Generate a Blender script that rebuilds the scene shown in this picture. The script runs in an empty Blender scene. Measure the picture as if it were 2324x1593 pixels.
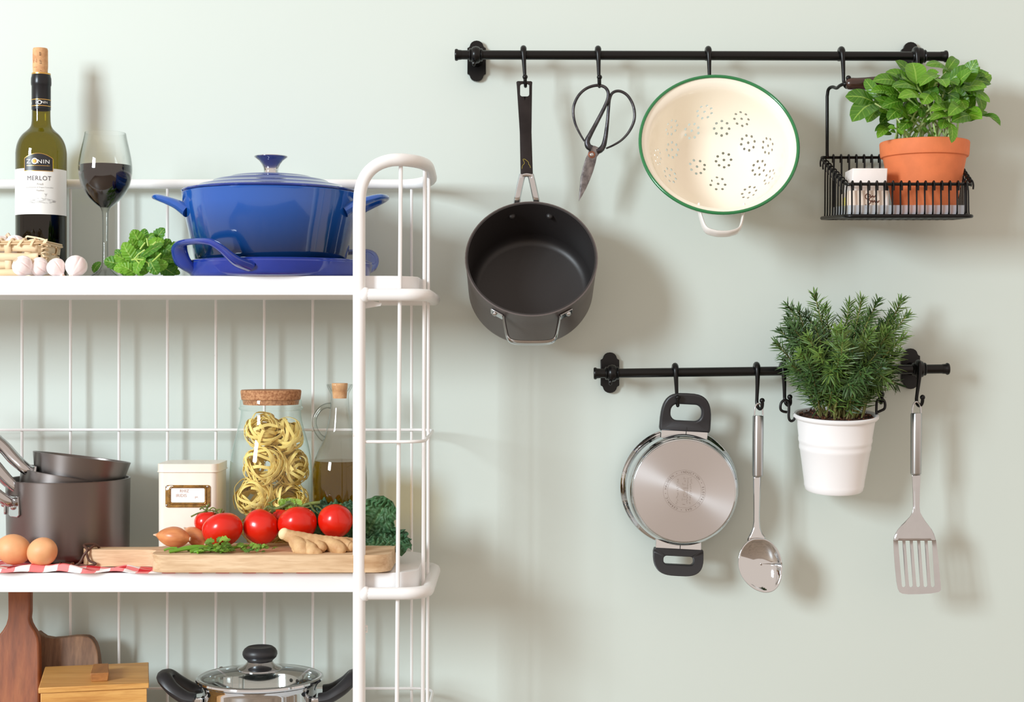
import bpy, bmesh, math, random
from mathutils import Vector, Matrix, Quaternion, noise
from mathutils.geometry import delaunay_2d_cdt

# ------------------------------------------------------------------ camera, world, lights, exposure
SC = bpy.context.scene
COL = SC.collection
H = 1.45            # camera height above the floor
D = 2.56            # camera distance from the wall (the wall face is y = 0)
F = 3600.0          # focal length for a frame 2324 wide
CX, CY = 1162.0, 785.0
PI = math.pi

cam_d = bpy.data.cameras.new('camera')
cam_d.sensor_width = 36.0
cam_d.lens = F / 2324.0 * 36.0
cam_d.shift_y = -(796.5 - CY) / 2324.0
cam_d.clip_start = 0.05
cam = bpy.data.objects.new('camera', cam_d)
cam.location = (0, -D, H)
cam.rotation_euler = (PI / 2, 0, 0)
COL.objects.link(cam)
SC.camera = cam

wld = bpy.data.worlds.new('world')
SC.world = wld
wld.use_nodes = True
bg = wld.node_tree.nodes['Background']
bg.inputs['Color'].default_value = (1.0, 0.85, 0.745, 1)
bg.inputs['Strength'].default_value = 0.90


def area(name, loc, target, sx, sy, power, col):
    l = bpy.data.lights.new(name, 'AREA')
    l.shape = 'RECTANGLE'
    l.size, l.size_y = sx, sy
    l.energy = power
    l.color = col
    o = bpy.data.objects.new(name, l)
    o.location = loc
    o.rotation_euler = (Vector(target) - Vector(loc)).to_track_quat('-Z', 'Y').to_euler()
    COL.objects.link(o)
    return o


area('key_softbox', (-3.47, -4.00, 2.66), (0.3, -0.1, 1.35), 1.1, 1.5, 238, (0.865, 0.99, 1.065))
SC.view_settings.view_transform = 'Standard'
SC.view_settings.look = 'None'
SC.view_settings.exposure = 0.0
SC.view_settings.gamma = 1.0
SC.view_settings.use_curve_mapping = False
try:
    SC.cycles.transparent_max_bounces = 32
    SC.cycles.max_bounces = 12
except Exception:
    pass


# ------------------------------------------------------------------ helpers
def P(px, py, d):
    """The world point seen at pixel (px, py) of the 2324x1593 frame and d metres in front of the wall."""
    Z = D - d
    return Vector(((px - CX) * Z / F, -d, H - (py - CY) * Z / F))


def S(n, d):
    return n * (D - d) / F


def lin(c):
    out = []
    for x in c[:3]:
        x /= 255.0
        out.append(x / 12.92 if x <= 0.04045 else ((x + 0.055) / 1.055) ** 2.4)
    return (out[0], out[1], out[2], 1.0)


def cr(pts, n=6, closed=False):
    """Catmull-Rom through pts (Vectors or tuples of any size)."""
    pts = [Vector(p) for p in pts]
    m = len(pts)
    out = []
    segs = m if closed else m - 1
    for i in range(segs):
        if closed:
            p0, p1, p2, p3 = pts[(i - 1) % m], pts[i], pts[(i + 1) % m], pts[(i + 2) % m]
        else:
            p1, p2 = pts[i], pts[i + 1]
            p0 = pts[i - 1] if i > 0 else p1 * 2 - p2
            p3 = pts[i + 2] if i + 2 < m else p2 * 2 - p1
        for k in range(n):
            t = k / n
            out.append(0.5 * ((2 * p1) + (p2 - p0) * t + (2 * p0 - 5 * p1 + 4 * p2 - p3) * t * t + (3 * p1 - p0 - 3 * p2 + p3) * t * t * t))
    if not closed:
        out.append(pts[-1])
    return out


class G:
    """Collects vertices and faces of one mesh."""

    def __init__(self):
        self.v, self.f, self.uv = [], [], []

    def add(self, vs, fs, uvs=None):
        o = len(self.v)
        self.v += [Vector(p) for p in vs]
        self.uv += uvs if uvs else [(0.0, 0.0)] * len(vs)
        self.f += [tuple(i + o for i in f) for f in fs]
        return self

    def lathe(self, prof, n=48, M=None, rf=None):
        M = M or Matrix.Identity(4)
        vs, rows = [], []
        for r, z in prof:
            if abs(r) < 1e-7:
                rows.append([len(vs)])
                vs.append(M @ Vector((0, 0, z)))
            else:
                row = []
                for k in range(n):
                    a = 2 * PI * k / n
                    q = r * (rf(a, z) if rf else 1.0)
                    row.append(len(vs))
                    vs.append(M @ Vector((q * math.cos(a), q * math.sin(a), z)))
                rows.append(row)
        fs = []
        for A, B in zip(rows, rows[1:]):
            if len(A) == 1 and len(B) == 1:
                continue
            for k in range(n):
                k2 = (k + 1) % n
                if len(A) == 1:
                    fs.append((A[0], B[k2], B[k]))
                elif len(B) == 1:
                    fs.append((A[k], A[k2], B[0]))
                else:
                    fs.append((A[k], A[k2], B[k2], B[k]))
        return self.add(vs, fs)

    def tube(self, pts, r, n=10, closed=False, caps=True, sec=(1, 1), up=None):
        pts = [Vector(p) for p in pts]
        m = len(pts)
        if not hasattr(r, '__len__'):
            r = [r] * m
        elif len(r) != m:
            r = [r[0] + (r[-1] - r[0]) * i / (m - 1) for i in range(m)] if len(r) == 2 else \
                [r[min(int(i * (len(r) - 1) / (m - 1)), len(r) - 2)] * (1 - (i * (len(r) - 1) / (m - 1) - min(int(i * (len(r) - 1) / (m - 1)), len(r) - 2)))
                 + r[min(int(i * (len(r) - 1) / (m - 1)), len(r) - 2) + 1] * (i * (len(r) - 1) / (m - 1) - min(int(i * (len(r) - 1) / (m - 1)), len(r) - 2)) for i in range(m)]
        T = []
        for i in range(m):
            a = pts[(i - 1) % m] if (closed or i > 0) else pts[i]
            b = pts[(i + 1) % m] if (closed or i < m - 1) else pts[i]
            t = (b - a)
            T.append(t.normalized() if t.length > 1e-9 else Vector((0, 0, 1)))
        N = None
        vs, fs = [], []
        for i in range(m):
            if up is not None:
                u = Vector(up[i] if isinstance(up, list) else up)
                N = u - T[i] * u.dot(T[i])
                if N.length < 1e-6:
                    N = T[i].orthogonal()
                N.normalize()
            elif N is None:
                N = T[0].orthogonal().normalized()
            else:
                q = T[i - 1].rotation_difference(T[i])
                N = q @ N
                N = (N - T[i] * N.dot(T[i])).normalized()
            B = T[i].cross(N)
            for k in range(n):
                a = 2 * PI * k / n
                vs.append(pts[i] + N * (r[i] * sec[0] * math.cos(a)) + B * (r[i] * sec[1] * math.sin(a)))
        for i in range(m if closed else m - 1):
            j = (i + 1) % m
            for k in range(n):
                k2 = (k + 1) % n
                fs.append((i * n + k, i * n + k2, j * n + k2, j * n + k))
        if caps and not closed:
            fs.append(tuple(range(n))[::-1])
            fs.append(tuple((m - 1) * n + k for k in range(n)))
        return self.add(vs, fs)

    def box(self, c, s, M=None):
        M = M or Matrix.Identity(4)
        c = Vector(c)
        vs = [M @ (c + Vector((x * s[0] / 2, y * s[1] / 2, z * s[2] / 2))) for x in (-1, 1) for y in (-1, 1) for z in (-1, 1)]
        return self.add(vs, [(0, 1, 3, 2), (4, 6, 7, 5), (0, 4, 5, 1), (2, 3, 7, 6), (0, 2, 6, 4), (1, 5, 7, 3)])

    def ball(self, c, r, n=20, m=12, q=None, fn=None):
        c = Vector(c)
        r = (r, r, r) if not hasattr(r, '__len__') else r
        vs = [None]
        vs = []
        fs = []

        def pt(a, b):
            u = Vector((math.sin(b) * math.cos(a), math.sin(b) * math.sin(a), math.cos(b)))
            k = fn(u) if fn else 1.0
            p = Vector((u.x * r[0], u.y * r[1], u.z * r[2])) * k
            return c + (q @ p if q else p)
        vs.append(pt(0, 0))
        for j in range(1, m):
            for k in range(n):
                vs.append(pt(2 * PI * k / n, PI * j / m))
        vs.append(pt(0, PI))
        for k in range(n):
            fs.append((0, 1 + k, 1 + (k + 1) % n))
        for j in range(m - 2):
            for k in range(n):
                k2 = (k + 1) % n
                fs.append((1 + j * n + k, 1 + (j + 1) * n + k, 1 + (j + 1) * n + k2, 1 + j * n + k2))
        e = len(vs) - 1
        for k in range(n):
            fs.append((1 + (m - 2) * n + k, e, 1 + (m - 2) * n + (k + 1) % n))
        return self.add(vs, fs)

    def plate(self, outline, holes, fn, extra=None, uvs=1.0):
        """A flat plate: outline and holes are 2D loops, fn(u, v, side) places side 0 (front) and side 1 (back)."""
        pts, edges = [], []
        loops = [outline] + list(holes)
        for lp in loops:
            o = len(pts)
            pts += [Vector((p[0], p[1])) for p in lp]
            edges += [(o + i, o + (i + 1) % len(lp)) for i in range(len(lp))]
        if extra:
            pts += [Vector(p) for p in extra]
        vo, eo, fo, *_ = delaunay_2d_cdt(pts, edges, [], 1 if not holes else 0, 1e-9)

        def inside(p, lp):
            c = False
            j = len(lp) - 1
            for i in range(len(lp)):
                xi, yi, xj, yj = lp[i][0], lp[i][1], lp[j][0], lp[j][1]
                if (yi > p.y) != (yj > p.y) and p.x < (xj - xi) * (p.y - yi) / (yj - yi) + xi:
                    c = not c
                j = i
            return c
        tris = []
        for f in fo:
            ce = sum((vo[i] for i in f), Vector((0, 0))) / len(f)
            if inside(ce, outline) and not any(inside(ce, h) for h in holes):
                tris.append(tuple(f))
        n = len(vo)
        vs = [fn(p.x, p.y, 0) for p in vo] + [fn(p.x, p.y, 1) for p in vo]
        cnt = {}
        for f in tris:
            for i in range(len(f)):
                a, b = f[i], f[(i + 1) % len(f)]
                cnt[(a, b)] = cnt.get((a, b), 0) + 1
        fs = list(tris) + [tuple(i + n for i in f[::-1]) for f in tris]
        for (a, b) in cnt:
            if (b, a) not in cnt:
                fs.append((b, a, a + n, b + n))
        return self.add(vs, fs, [(p.x * uvs, p.y * uvs) for p in vo] * 2)

    def grid(self, fn, nu, nv, closed_u=False):
        vs, fs, uv = [], [], []
        for i in range(nu + 1):
            for j in range(nv + 1):
                vs.append(fn(i / nu, j / nv))
                uv.append((i / nu, j / nv))
        w = nv + 1
        for i in range(nu):
            for j in range(nv):
                fs.append((i * w + j, (i + 1) * w + j, (i + 1) * w + j + 1, i * w + j + 1))
        return self.add(vs, fs, uv)

    def xf(self, M):
        self.v = [M @ p for p in self.v]
        return self

    def mesh(self, name, off, mats, smooth=40):
        me = bpy.data.meshes.new(name)
        me.from_pydata([p - off for p in self.v], [], self.f)
        uvl = me.uv_layers.new(name='uv')
        flat = []
        for l in me.loops:
            flat += self.uv[l.vertex_index]
        uvl.data.foreach_set('uv', flat)
        bm = bmesh.new()
        bm.from_mesh(me)
        bmesh.ops.recalc_face_normals(bm, faces=bm.faces)
        bm.to_mesh(me)
        bm.free()
        if smooth:
            me.polygons.foreach_set('use_smooth', [True] * len(me.polygons))
            me.set_sharp_from_angle(angle=math.radians(smooth))
        for m in (mats if isinstance(mats, (list, tuple)) else [mats]):
            me.materials.append(m)
        me.update()
        return me


ORG = {}


def tag(o, label=None, cat=None, group=None, kind=None):
    if label:
        o['label'] = label
    if cat:
        o['category'] = cat
    if group:
        o['group'] = group
    if kind:
        o['kind'] = kind
    return o


def thing(name, label, cat, loc=(0, 0, 0), group=None, local=False):
    """An Empty at a thing's base. Parts are given in world coordinates, or in the thing's own if local."""
    o = bpy.data.objects.new(name, None)
    o.empty_display_size = 0.02
    o.location = loc
    COL.objects.link(o)
    tag(o, label, cat, group)
    ORG[o] = Vector((0, 0, 0)) if local else Vector(loc)
    return o


def part(name, g, m, parent, label=None, bevel=0, seg=2, smooth=40, kind=None, solid=0, subsurf=0):
    off = ORG[parent]
    o = bpy.data.objects.new(name, g.mesh(name, off, m, smooth))
    COL.objects.link(o)
    o.parent = parent
    ORG[o] = off
    if label:
        o['label'] = label
    if kind:
        o['kind'] = kind
    mods(o, bevel, seg, solid, subsurf)
    return o


def mods(o, bevel, seg, solid, subsurf):
    if solid:
        md = o.modifiers.new('solid', 'SOLIDIFY')
        md.thickness = solid
        md.offset = -1
    if bevel:
        md = o.modifiers.new('bevel', 'BEVEL')
        md.width = bevel
        md.segments = seg
        md.limit_method = 'ANGLE'
        md.angle_limit = math.radians(38)
    if subsurf:
        md = o.modifiers.new('sub', 'SUBSURF')
        md.levels = md.render_levels = subsurf


def solo(name, g, m, label=None, cat=None, group=None, kind=None, bevel=0, seg=2, smooth=40, solid=0, subsurf=0):
    """A thing that is one mesh; its origin goes to the middle of its base."""
    xs, ys, zs = [p.x for p in g.v], [p.y for p in g.v], [p.z for p in g.v]
    off = Vector(((min(xs) + max(xs)) / 2, (min(ys) + max(ys)) / 2, min(zs)))
    o = bpy.data.objects.new(name, g.mesh(name, off, m, smooth))
    o.location = off
    COL.objects.link(o)
    ORG[o] = off
    tag(o, label, cat, group, kind)
    mods(o, bevel, seg, solid, subsurf)
    return o


def dup(root, label=None):
    def cp(o, par):
        c = o.copy()
        COL.objects.link(c)
        if par:
            c.parent = par
        ORG[c] = ORG.get(o, Vector())
        for ch in list(o.children):
            cp(ch, c)
        return c
    r = cp(root, None)
    if label:
        r['label'] = label
    return r


def TR(v):
    return Matrix.Translation(Vector(v))


def rot_to(d):
    return Vector((0, 0, 1)).rotation_difference(Vector(d).normalized()).to_matrix().to_4x4()


def rrect(x0, y0, x1, y1, r, n=6):
    out = []
    for cx, cy, a0 in ((x1 - r, y1 - r, 0), (x0 + r, y1 - r, 90), (x0 + r, y0 + r, 180), (x1 - r, y0 + r, 270)):
        for k in range(n + 1):
            a = math.radians(a0 + 90 * k / n)
            out.append((cx + r * math.cos(a), cy + r * math.sin(a)))
    return out


def circ(cx, cy, r, n=16, ry=None):
    return [(cx + r * math.cos(2 * PI * k / n), cy + (ry or r) * math.sin(2 * PI * k / n)) for k in range(n)]


def text_g(s, size, fn, align='CENTER', sx=1.0, spacing=1.0):
    """Flat lettering; fn(u, v) places a point of the written line."""
    cu = bpy.data.curves.new('lettering', 'FONT')
    cu.body = s
    cu.size = size
    cu.align_x = align
    cu.align_y = 'CENTER'
    cu.space_character = spacing
    cu.resolution_u = 3
    ob = bpy.data.objects.new('lettering', cu)
    me = bpy.data.meshes.new_from_object(ob)
    g = G()
    g.add([fn(v.co.x * sx, v.co.y) for v in me.vertices], [tuple(p.vertices) for p in me.polygons])
    bpy.data.objects.remove(ob)
    bpy.data.curves.remove(cu)
    bpy.data.meshes.remove(me)
    return g


# ------------------------------------------------------------------ materials
def new_mat(name):
    m = bpy.data.materials.new(name)
    m.use_nodes = True
    nt = m.node_tree
    b = nt.nodes['Principled BSDF']
    return m, nt, b


def node(nt, t, **kw):
    n = nt.nodes.new(t)
    for k, v in kw.items():
        setattr(n, k, v)
    return n


def mixc(nt, fac, a, b):
    n = node(nt, 'ShaderNodeMix', data_type='RGBA')
    for i, val in ((0, fac), (6, a), (7, b)):
        if hasattr(val, 'links') or hasattr(val, 'is_linked'):
            nt.links.new(val, n.inputs[i])
        else:
            n.inputs[i].default_value = val
    return n.outputs[2]


def ramp(nt, src, stops, interp='LINEAR'):
    n = node(nt, 'ShaderNodeValToRGB')
    n.color_ramp.interpolation = interp
    e = n.color_ramp.elements
    while len(e) < len(stops):
        e.new(0.5)
    for el, (p, c) in zip(e, stops):
        el.position = p
        el.color = c if hasattr(c, '__len__') else (c, c, c, 1)
    nt.links.new(src, n.inputs[0])
    return n.outputs[0]


def coords(nt, kind='Object', scale=(1, 1, 1), rot=(0, 0, 0)):
    tc = node(nt, 'ShaderNodeTexCoord')
    mp = node(nt, 'ShaderNodeMapping')
    mp.inputs['Scale'].default_value = scale
    mp.inputs['Rotation'].default_value = rot
    nt.links.new(tc.outputs[kind], mp.inputs[0])
    return mp.outputs[0]


def noise_n(nt, vec, scale, detail=3, rough=0.55):
    n = node(nt, 'ShaderNodeTexNoise')
    n.inputs['Scale'].default_value = scale
    n.inputs['Detail'].default_value = detail
    n.inputs['Roughness'].default_value = rough
    if vec:
        nt.links.new(vec, n.inputs['Vector'])
    return n.outputs['Fac']


def bump(nt, b, h, strength, dist=0.001):
    n = node(nt, 'ShaderNodeBump')
    n.inputs['Strength'].default_value = strength
    n.inputs['Distance'].default_value = dist
    nt.links.new(h, n.inputs['Height'])
    nt.links.new(n.outputs[0], b.inputs['Normal'])


def mat(name, col, rough=0.5, metal=0.0, var=0.0, vscale=30, bmp=0.0, bscale=200, coat=0.0, spec=0.5, stretch=(1, 1, 1), sss=0.0, col2=None, bdist=0.001, rvar=0.0):
    m, nt, b = new_mat(name)
    c = lin(col)
    b.inputs['Base Color'].default_value = c
    b.inputs['Roughness'].default_value = rough
    b.inputs['Metallic'].default_value = metal
    b.inputs['Coat Weight'].default_value = coat
    b.inputs['Coat Roughness'].default_value = 0.05
    b.inputs['Specular IOR Level'].default_value = spec
    if sss:
        b.inputs['Subsurface Weight'].default_value = sss
        b.inputs['Subsurface Radius'].default_value = (0.004, 0.002, 0.001)
        b.inputs['Subsurface Scale'].default_value = 1.0
    vec = coords(nt, 'Object', stretch)
    nz = noise_n(nt, vec, vscale)
    c2 = lin(col2) if col2 else tuple(x * (1 - var) for x in c[:3]) + (1,)
    if var or col2:
        nt.links.new(mixc(nt, ramp(nt, nz, [(0.35, 0.0), (0.65, 1.0)]), c, c2), b.inputs['Base Color'])
    if rvar:
        nt.links.new(ramp(nt, nz, [(0.3, rough - rvar), (0.7, rough + rvar)]), b.inputs['Roughness'])
    if bmp:
        bump(nt, b, noise_n(nt, vec, bscale), bmp, bdist)
    return m


def wood(name, c1, c2, c3, scale, rough=0.5, fine=60, bmp=0.15, coat=0.0):
    """Grain along the axis whose scale is smallest."""
    m, nt, b = new_mat(name)
    vec = coords(nt, 'Object', scale)
    n1 = noise_n(nt, vec, 1.0, 5, 0.6)
    vec2 = coords(nt, 'Object', tuple(s * 5 for s in scale))
    n2 = noise_n(nt, vec2, 1.0, 3, 0.6)
    base = ramp(nt, n1, [(0.3, lin(c1)), (0.5, lin(c2)), (0.7, lin(c3))])
    dark = mixc(nt, ramp(nt, n2, [(0.45, 0.0), (0.75, 0.55)]), base, lin(c3))
    nt.links.new(dark, b.inputs['Base Color'])
    b.inputs['Roughness'].default_value = rough
    b.inputs['Coat Weight'].default_value = coat
    bump(nt, b, n2, bmp, 0.0006)
    return m


def glass(name, tint, edge=None, ior=1.45, rough=0.0, epow=3.0):
    """Thin-walled glass: it passes light tinted, and reflects by Fresnel."""
    m = bpy.data.materials.new(name)
    m.use_nodes = True
    nt = m.node_tree
    nt.nodes.clear()
    out = node(nt, 'ShaderNodeOutputMaterial')
    tr = node(nt, 'ShaderNodeBsdfTransparent')
    gl = node(nt, 'ShaderNodeBsdfGlossy')
    gl.inputs['Roughness'].default_value = rough
    gl.inputs['Color'].default_value = (1, 1, 1, 1)
    f0 = ((ior - 1) / (ior + 1)) ** 2
    lf = node(nt, 'ShaderNodeLayerWeight')
    lf.inputs['Blend'].default_value = 0.5
    p5 = node(nt, 'ShaderNodeMath', operation='POWER')
    p5.inputs[1].default_value = 5.0
    nt.links.new(lf.outputs['Facing'], p5.inputs[0])
    fr = node(nt, 'ShaderNodeMath', operation='MULTIPLY_ADD')
    fr.inputs[1].default_value = 1 - f0
    fr.inputs[2].default_value = f0
    nt.links.new(p5.outputs[0], fr.inputs[0])
    mx = node(nt, 'ShaderNodeMixShader')
    tint = tuple(tint) + (1,)
    if edge:
        lw = node(nt, 'ShaderNodeLayerWeight')
        lw.inputs['Blend'].default_value = 0.5
        pw = node(nt, 'ShaderNodeMath', operation='POWER')
        pw.inputs[1].default_value = epow
        nt.links.new(lw.outputs['Facing'], pw.inputs[0])
        nt.links.new(mixc(nt, pw.outputs[0], tint, tuple(edge) + (1,)), tr.inputs['Color'])
    else:
        tr.inputs['Color'].default_value = tint
    nt.links.new(fr.outputs[0], mx.inputs[0])
    nt.links.new(tr.outputs[0], mx.inputs[1])
    nt.links.new(gl.outputs[0], mx.inputs[2])
    nt.links.new(mx.outputs[0], out.inputs['Surface'])
    return m


def leaf_mat(name, c_hi, c_lo, vein, rough=0.4, transl=0.3, veins=7, vstr=0.5, bmp=0.35, vary=9.0):
    m, nt, b = new_mat(name)
    tc = node(nt, 'ShaderNodeTexCoord')
    sp = node(nt, 'ShaderNodeSeparateXYZ')
    nt.links.new(tc.outputs['UV'], sp.inputs[0])

    def mth(op, a, bb=None):
        n = node(nt, 'ShaderNodeMath', operation=op)
        for i, x in enumerate((a, bb)):
            if x is None:
                continue
            if isinstance(x, (int, float)):
                n.inputs[i].default_value = x
            else:
                nt.links.new(x, n.inputs[i])
        return n.outputs[0]
    av = mth('ABSOLUTE', mth('SUBTRACT', sp.outputs[1], 0.5))
    mid = mth('LESS_THAN', av, 0.035)
    ph = mth('SUBTRACT', mth('MULTIPLY', sp.outputs[0], veins * 2 * PI), mth('MULTIPLY', av, 16.0))
    sv = mth('SINE', ph)
    side = ramp(nt, sv, [(0.90, 0.0), (1.0, 1.0)])
    vn = mth('MAXIMUM', mid, mth('MULTIPLY', side, vstr))
    oi = node(nt, 'ShaderNodeObjectInfo')
    nz = noise_n(nt, tc.outputs['Object'], vary)
    f = mth('ADD', mth('MULTIPLY', oi.outputs['Random'], 0.7), mth('MULTIPLY', mth('SUBTRACT', nz, 0.35), 0.9))
    base = mixc(nt, f, lin(c_hi), lin(c_lo))
    col = mixc(nt, mth('MULTIPLY', vn, 0.55), base, lin(vein))
    nt.links.new(col, b.inputs['Base Color'])
    b.inputs['Roughness'].default_value = rough
    bump(nt, b, mth('ADD', mth('MULTIPLY', sv, -0.5), mth('MULTIPLY', mid, -1.0)), bmp, 0.001)
    out = nt.nodes['Material Output']
    tl = node(nt, 'ShaderNodeBsdfTranslucent')
    nt.links.new(col, tl.inputs['Color'])
    mx = node(nt, 'ShaderNodeMixShader')
    mx.inputs[0].default_value = transl
    nt.links.new(b.outputs[0], mx.inputs[1])
    nt.links.new(tl.outputs[0], mx.inputs[2])
    nt.links.new(mx.outputs[0], out.inputs['Surface'])
    return m


def brushed(name, col, rough=0.28, aniso=0.8, axis='Z', bscale=(1, 1, 60), bmp=0.02):
    m, nt, b = new_mat(name)
    b.inputs['Base Color'].default_value = lin(col)
    b.inputs['Metallic'].default_value = 1.0
    b.inputs['Roughness'].default_value = rough
    b.inputs['Anisotropic'].default_value = aniso
    b.inputs['Anisotropic Rotation'].default_value = 0.25
    tg = node(nt, 'ShaderNodeTangent', direction_type='RADIAL', axis=axis)
    nt.links.new(tg.outputs[0], b.inputs['Tangent'])
    return m


M = {}
# wall paint with the faint unevenness of a roller
m, nt, b = new_mat('sage_wall_paint')
vec = coords(nt, 'Object')
nt.links.new(mixc(nt, noise_n(nt, vec, 2.5, 4), lin((203, 212, 205)), lin((207, 216, 209))), b.inputs['Base Color'])
b.inputs['Roughness'].default_value = 0.6
bump(nt, b, noise_n(nt, vec, 60, 5), 0.05, 0.002)
M['wall'] = m
M['floor'] = wood('oak_floor', (172, 152, 132), (158, 138, 120), (128, 110, 94), (3, 14, 14), 0.4)
# white enamel paint with small chips
m, nt, b = new_mat('white_shelf_paint')
vec = coords(nt, 'Object', (1, 1, 0.6))
chip = ramp(nt, noise_n(nt, vec, 55, 6, 0.7), [(0.70, 0.0), (0.74, 1.0)])
nt.links.new(mixc(nt, chip, lin((240, 239, 238)), lin((205, 190, 175))), b.inputs['Base Color'])
b.inputs['Roughness'].default_value = 0.35
M['white'] = m
M['white_board'] = mat('white_shelf_board', (240, 240, 241), 0.4)
M['black'] = mat('black_powder_coat', (9, 9, 10), 0.3, spec=0.32, bmp=0.05, bscale=400)
M['black_plastic'] = mat('black_plastic', (38, 38, 41), 0.4, bmp=0.1, bscale=900)
M['steel'] = mat('polished_steel', (200, 202, 205), 0.12, 1.0, var=0.06)
M['chrome'] = mat('mirror_steel', (210, 213, 216), 0.06, 1.0)
M['satin'] = brushed('satin_steel_grip', (188, 189, 190), 0.3, 0.7)
M['brushed'] = brushed('turned_steel_base', (204, 203, 204), 0.3, 0.85)
M['anod'] = brushed('anodised_pan', (128, 121, 118), 0.4, 0.6)
M['pan_out'] = mat('hard_anodised_outside', (98, 90, 88), 0.42, 0.35, bmp=0.04, bscale=500)
M['pan_in'] = mat('nonstick_inside', (44, 41, 41), 0.42, 0.1, bmp=0.06, bscale=900)
M['pan_handle'] = mat('dark_steel_handle', (64, 61, 62), 0.25, 1.0, col2=(48, 46, 47), vscale=18)
M['iron'] = mat('forged_iron', (94, 92, 95), 0.36, 1.0, col2=(58, 57, 61), vscale=60, bmp=0.2, bscale=250)
M['blade'] = mat('worn_blade', (150, 146, 146), 0.34, 1.0, col2=(100, 97, 99), vscale=90, bmp=0.25, bscale=300)
M['copper'] = mat('copper_washer', (150, 100, 80), 0.3, 1.0)
M['brass'] = mat('old_brass', (172, 132, 76), 0.35, 1.0, col2=(128, 100, 62), vscale=140, bmp=0.2, bscale=500)
M['enamel'] = mat('cream_enamel', (246, 238, 222), 0.12, coat=0.4)
M['enamel_out'] = mat('white_enamel', (246, 242, 238), 0.15, coat=0.4)
M['green_rim'] = mat('green_enamel_rim', (22, 116, 62), 0.18, coat=0.5)
M['terracotta'] = mat('terracotta', (234, 130, 80), 0.7, var=0.1, vscale=40, bmp=0.15, bscale=300)
M['pot_white'] = mat('white_planter', (246, 245, 246), 0.3)
M['soil'] = mat('potting_soil', (92, 58, 40), 0.95, col2=(38, 24, 18), vscale=160, bmp=1.0, bscale=160, bdist=0.004)
M['peat'] = mat('peat_crumb', (120, 72, 44), 0.95, col2=(50, 30, 22), vscale=200)
M['handle_steel'] = mat('polished_handle_steel', (188, 186, 186), 0.14, 1.0)
M['darkwood'] = wood('dark_turned_handle', (82, 48, 34), (62, 34, 24), (36, 20, 15), (4, 40, 40), 0.3, coat=0.3)
# ombre enamel of the casserole: the glaze itself runs from bright blue at the rim to teal black at the foot
m, nt, b = new_mat('blue_ombre_enamel')
tc = node(nt, 'ShaderNodeTexCoord')
sp = node(nt, 'ShaderNodeSeparateXYZ')
nt.links.new(tc.outputs['Object'], sp.inputs[0])
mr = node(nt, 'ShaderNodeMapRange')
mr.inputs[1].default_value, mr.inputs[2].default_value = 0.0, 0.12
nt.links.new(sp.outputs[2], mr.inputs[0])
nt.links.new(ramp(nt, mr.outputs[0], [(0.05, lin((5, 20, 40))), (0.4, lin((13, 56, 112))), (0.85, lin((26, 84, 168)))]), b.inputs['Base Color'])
b.inputs['Roughness'].default_value = 0.1
b.inputs['Coat Weight'].default_value = 0.6
b.inputs['Coat Roughness'].default_value = 0.03
bump(nt, b, noise_n(nt, coords(nt, 'Object', (1, 1, 0.3)), 40, 2), 0.12, 0.003)
M['blue_body'] = m
M['blue'] = mat('blue_enamel', (26, 54, 152), 0.12, coat=0.6, bmp=0.08, bscale=60, var=0.15, vscale=20)
M['blue_lid'] = mat('dark_blue_enamel', (28, 58, 150), 0.12, coat=0.6, bmp=0.06, bscale=60, var=0.3, vscale=14)
M['bottle'] = glass('olive_bottle_glass', (0.40, 0.345, 0.025), (0.07, 0.06, 0.008), 1.5)
M['wine'] = mat('red_wine', (15, 3, 5), 0.08, spec=0.3)
M['clear'] = glass('clear_glass', (0.988, 0.994, 0.99), (0.36, 0.40, 0.38), 1.5, epow=3.0)
M['clear_solid'] = glass('clear_solid_glass', (0.90, 0.93, 0.92), (0.16, 0.18, 0.17), 1.5, epow=1.6)
M['jar'] = glass('pale_green_jar_glass', (0.972, 0.988, 0.982), (0.34, 0.56, 0.50), 1.4, epow=4.5)
M['lidglass'] = glass('lid_glass', (0.93, 0.96, 0.94), (0.6, 0.65, 0.62), 1.5)
M['oil'] = glass('olive_oil', (0.58, 0.43, 0.008), (0.55, 0.38, 0.004), 1.3, epow=2.0)
M['tray'] = mat('milky_plastic_tray', (196, 206, 216), 0.25)
M['tray'].node_tree.nodes['Principled BSDF'].inputs['Alpha'].default_value = 0.62
M['cork'] = mat('natural_cork', (222, 176, 128), 0.85, col2=(196, 142, 98), vscale=90, bmp=0.3, bscale=300)
M['cork_dark'] = mat('pressed_cork', (200, 150, 108), 0.9, col2=(150, 98, 64), vscale=260, bmp=0.5, bscale=350)
M['capsule'] = mat('black_foil', (30, 31, 35), 0.28, 0.3)
M['gold'] = mat('gold_print', (214, 170, 96), 0.3, 0.9)
M['paper'] = mat('white_label_paper', (243, 243, 240), 0.6)
M['ink'] = mat('grey_ink', (86, 80, 84), 0.6)
M['ink_light'] = mat('pale_grey_ink', (176, 174, 172), 0.6)
M['crest'] = mat('black_label_print', (36, 37, 42), 0.35)
M['white_ink'] = mat('white_print', (245, 243, 240), 0.5)
M['brown_ink'] = mat('brown_print', (112, 66, 48), 0.6)
M['pink_ink'] = mat('faded_red_ink', (188, 150, 138), 0.6)
M['garlic'] = mat('garlic_skin', (252, 247, 244), 0.5, col2=(240, 220, 217), vscale=60, stretch=(1, 1, 0.3), bmp=0.2, bscale=120, sss=0.1)
M['garlic_dry'] = mat('dry_garlic_stem', (228, 205, 178), 0.7, col2=(200, 166, 140), vscale=120)
M['splint'] = mat('wood_splint', (240, 220, 186), 0.6, col2=(224, 196, 156), vscale=40, stretch=(0.2, 1, 1), bmp=0.25, bscale=160)
M['tin'] = mat('cream_tin_paint', (243, 236, 224), 0.32, col2=(238, 229, 212), vscale=12)
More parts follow.
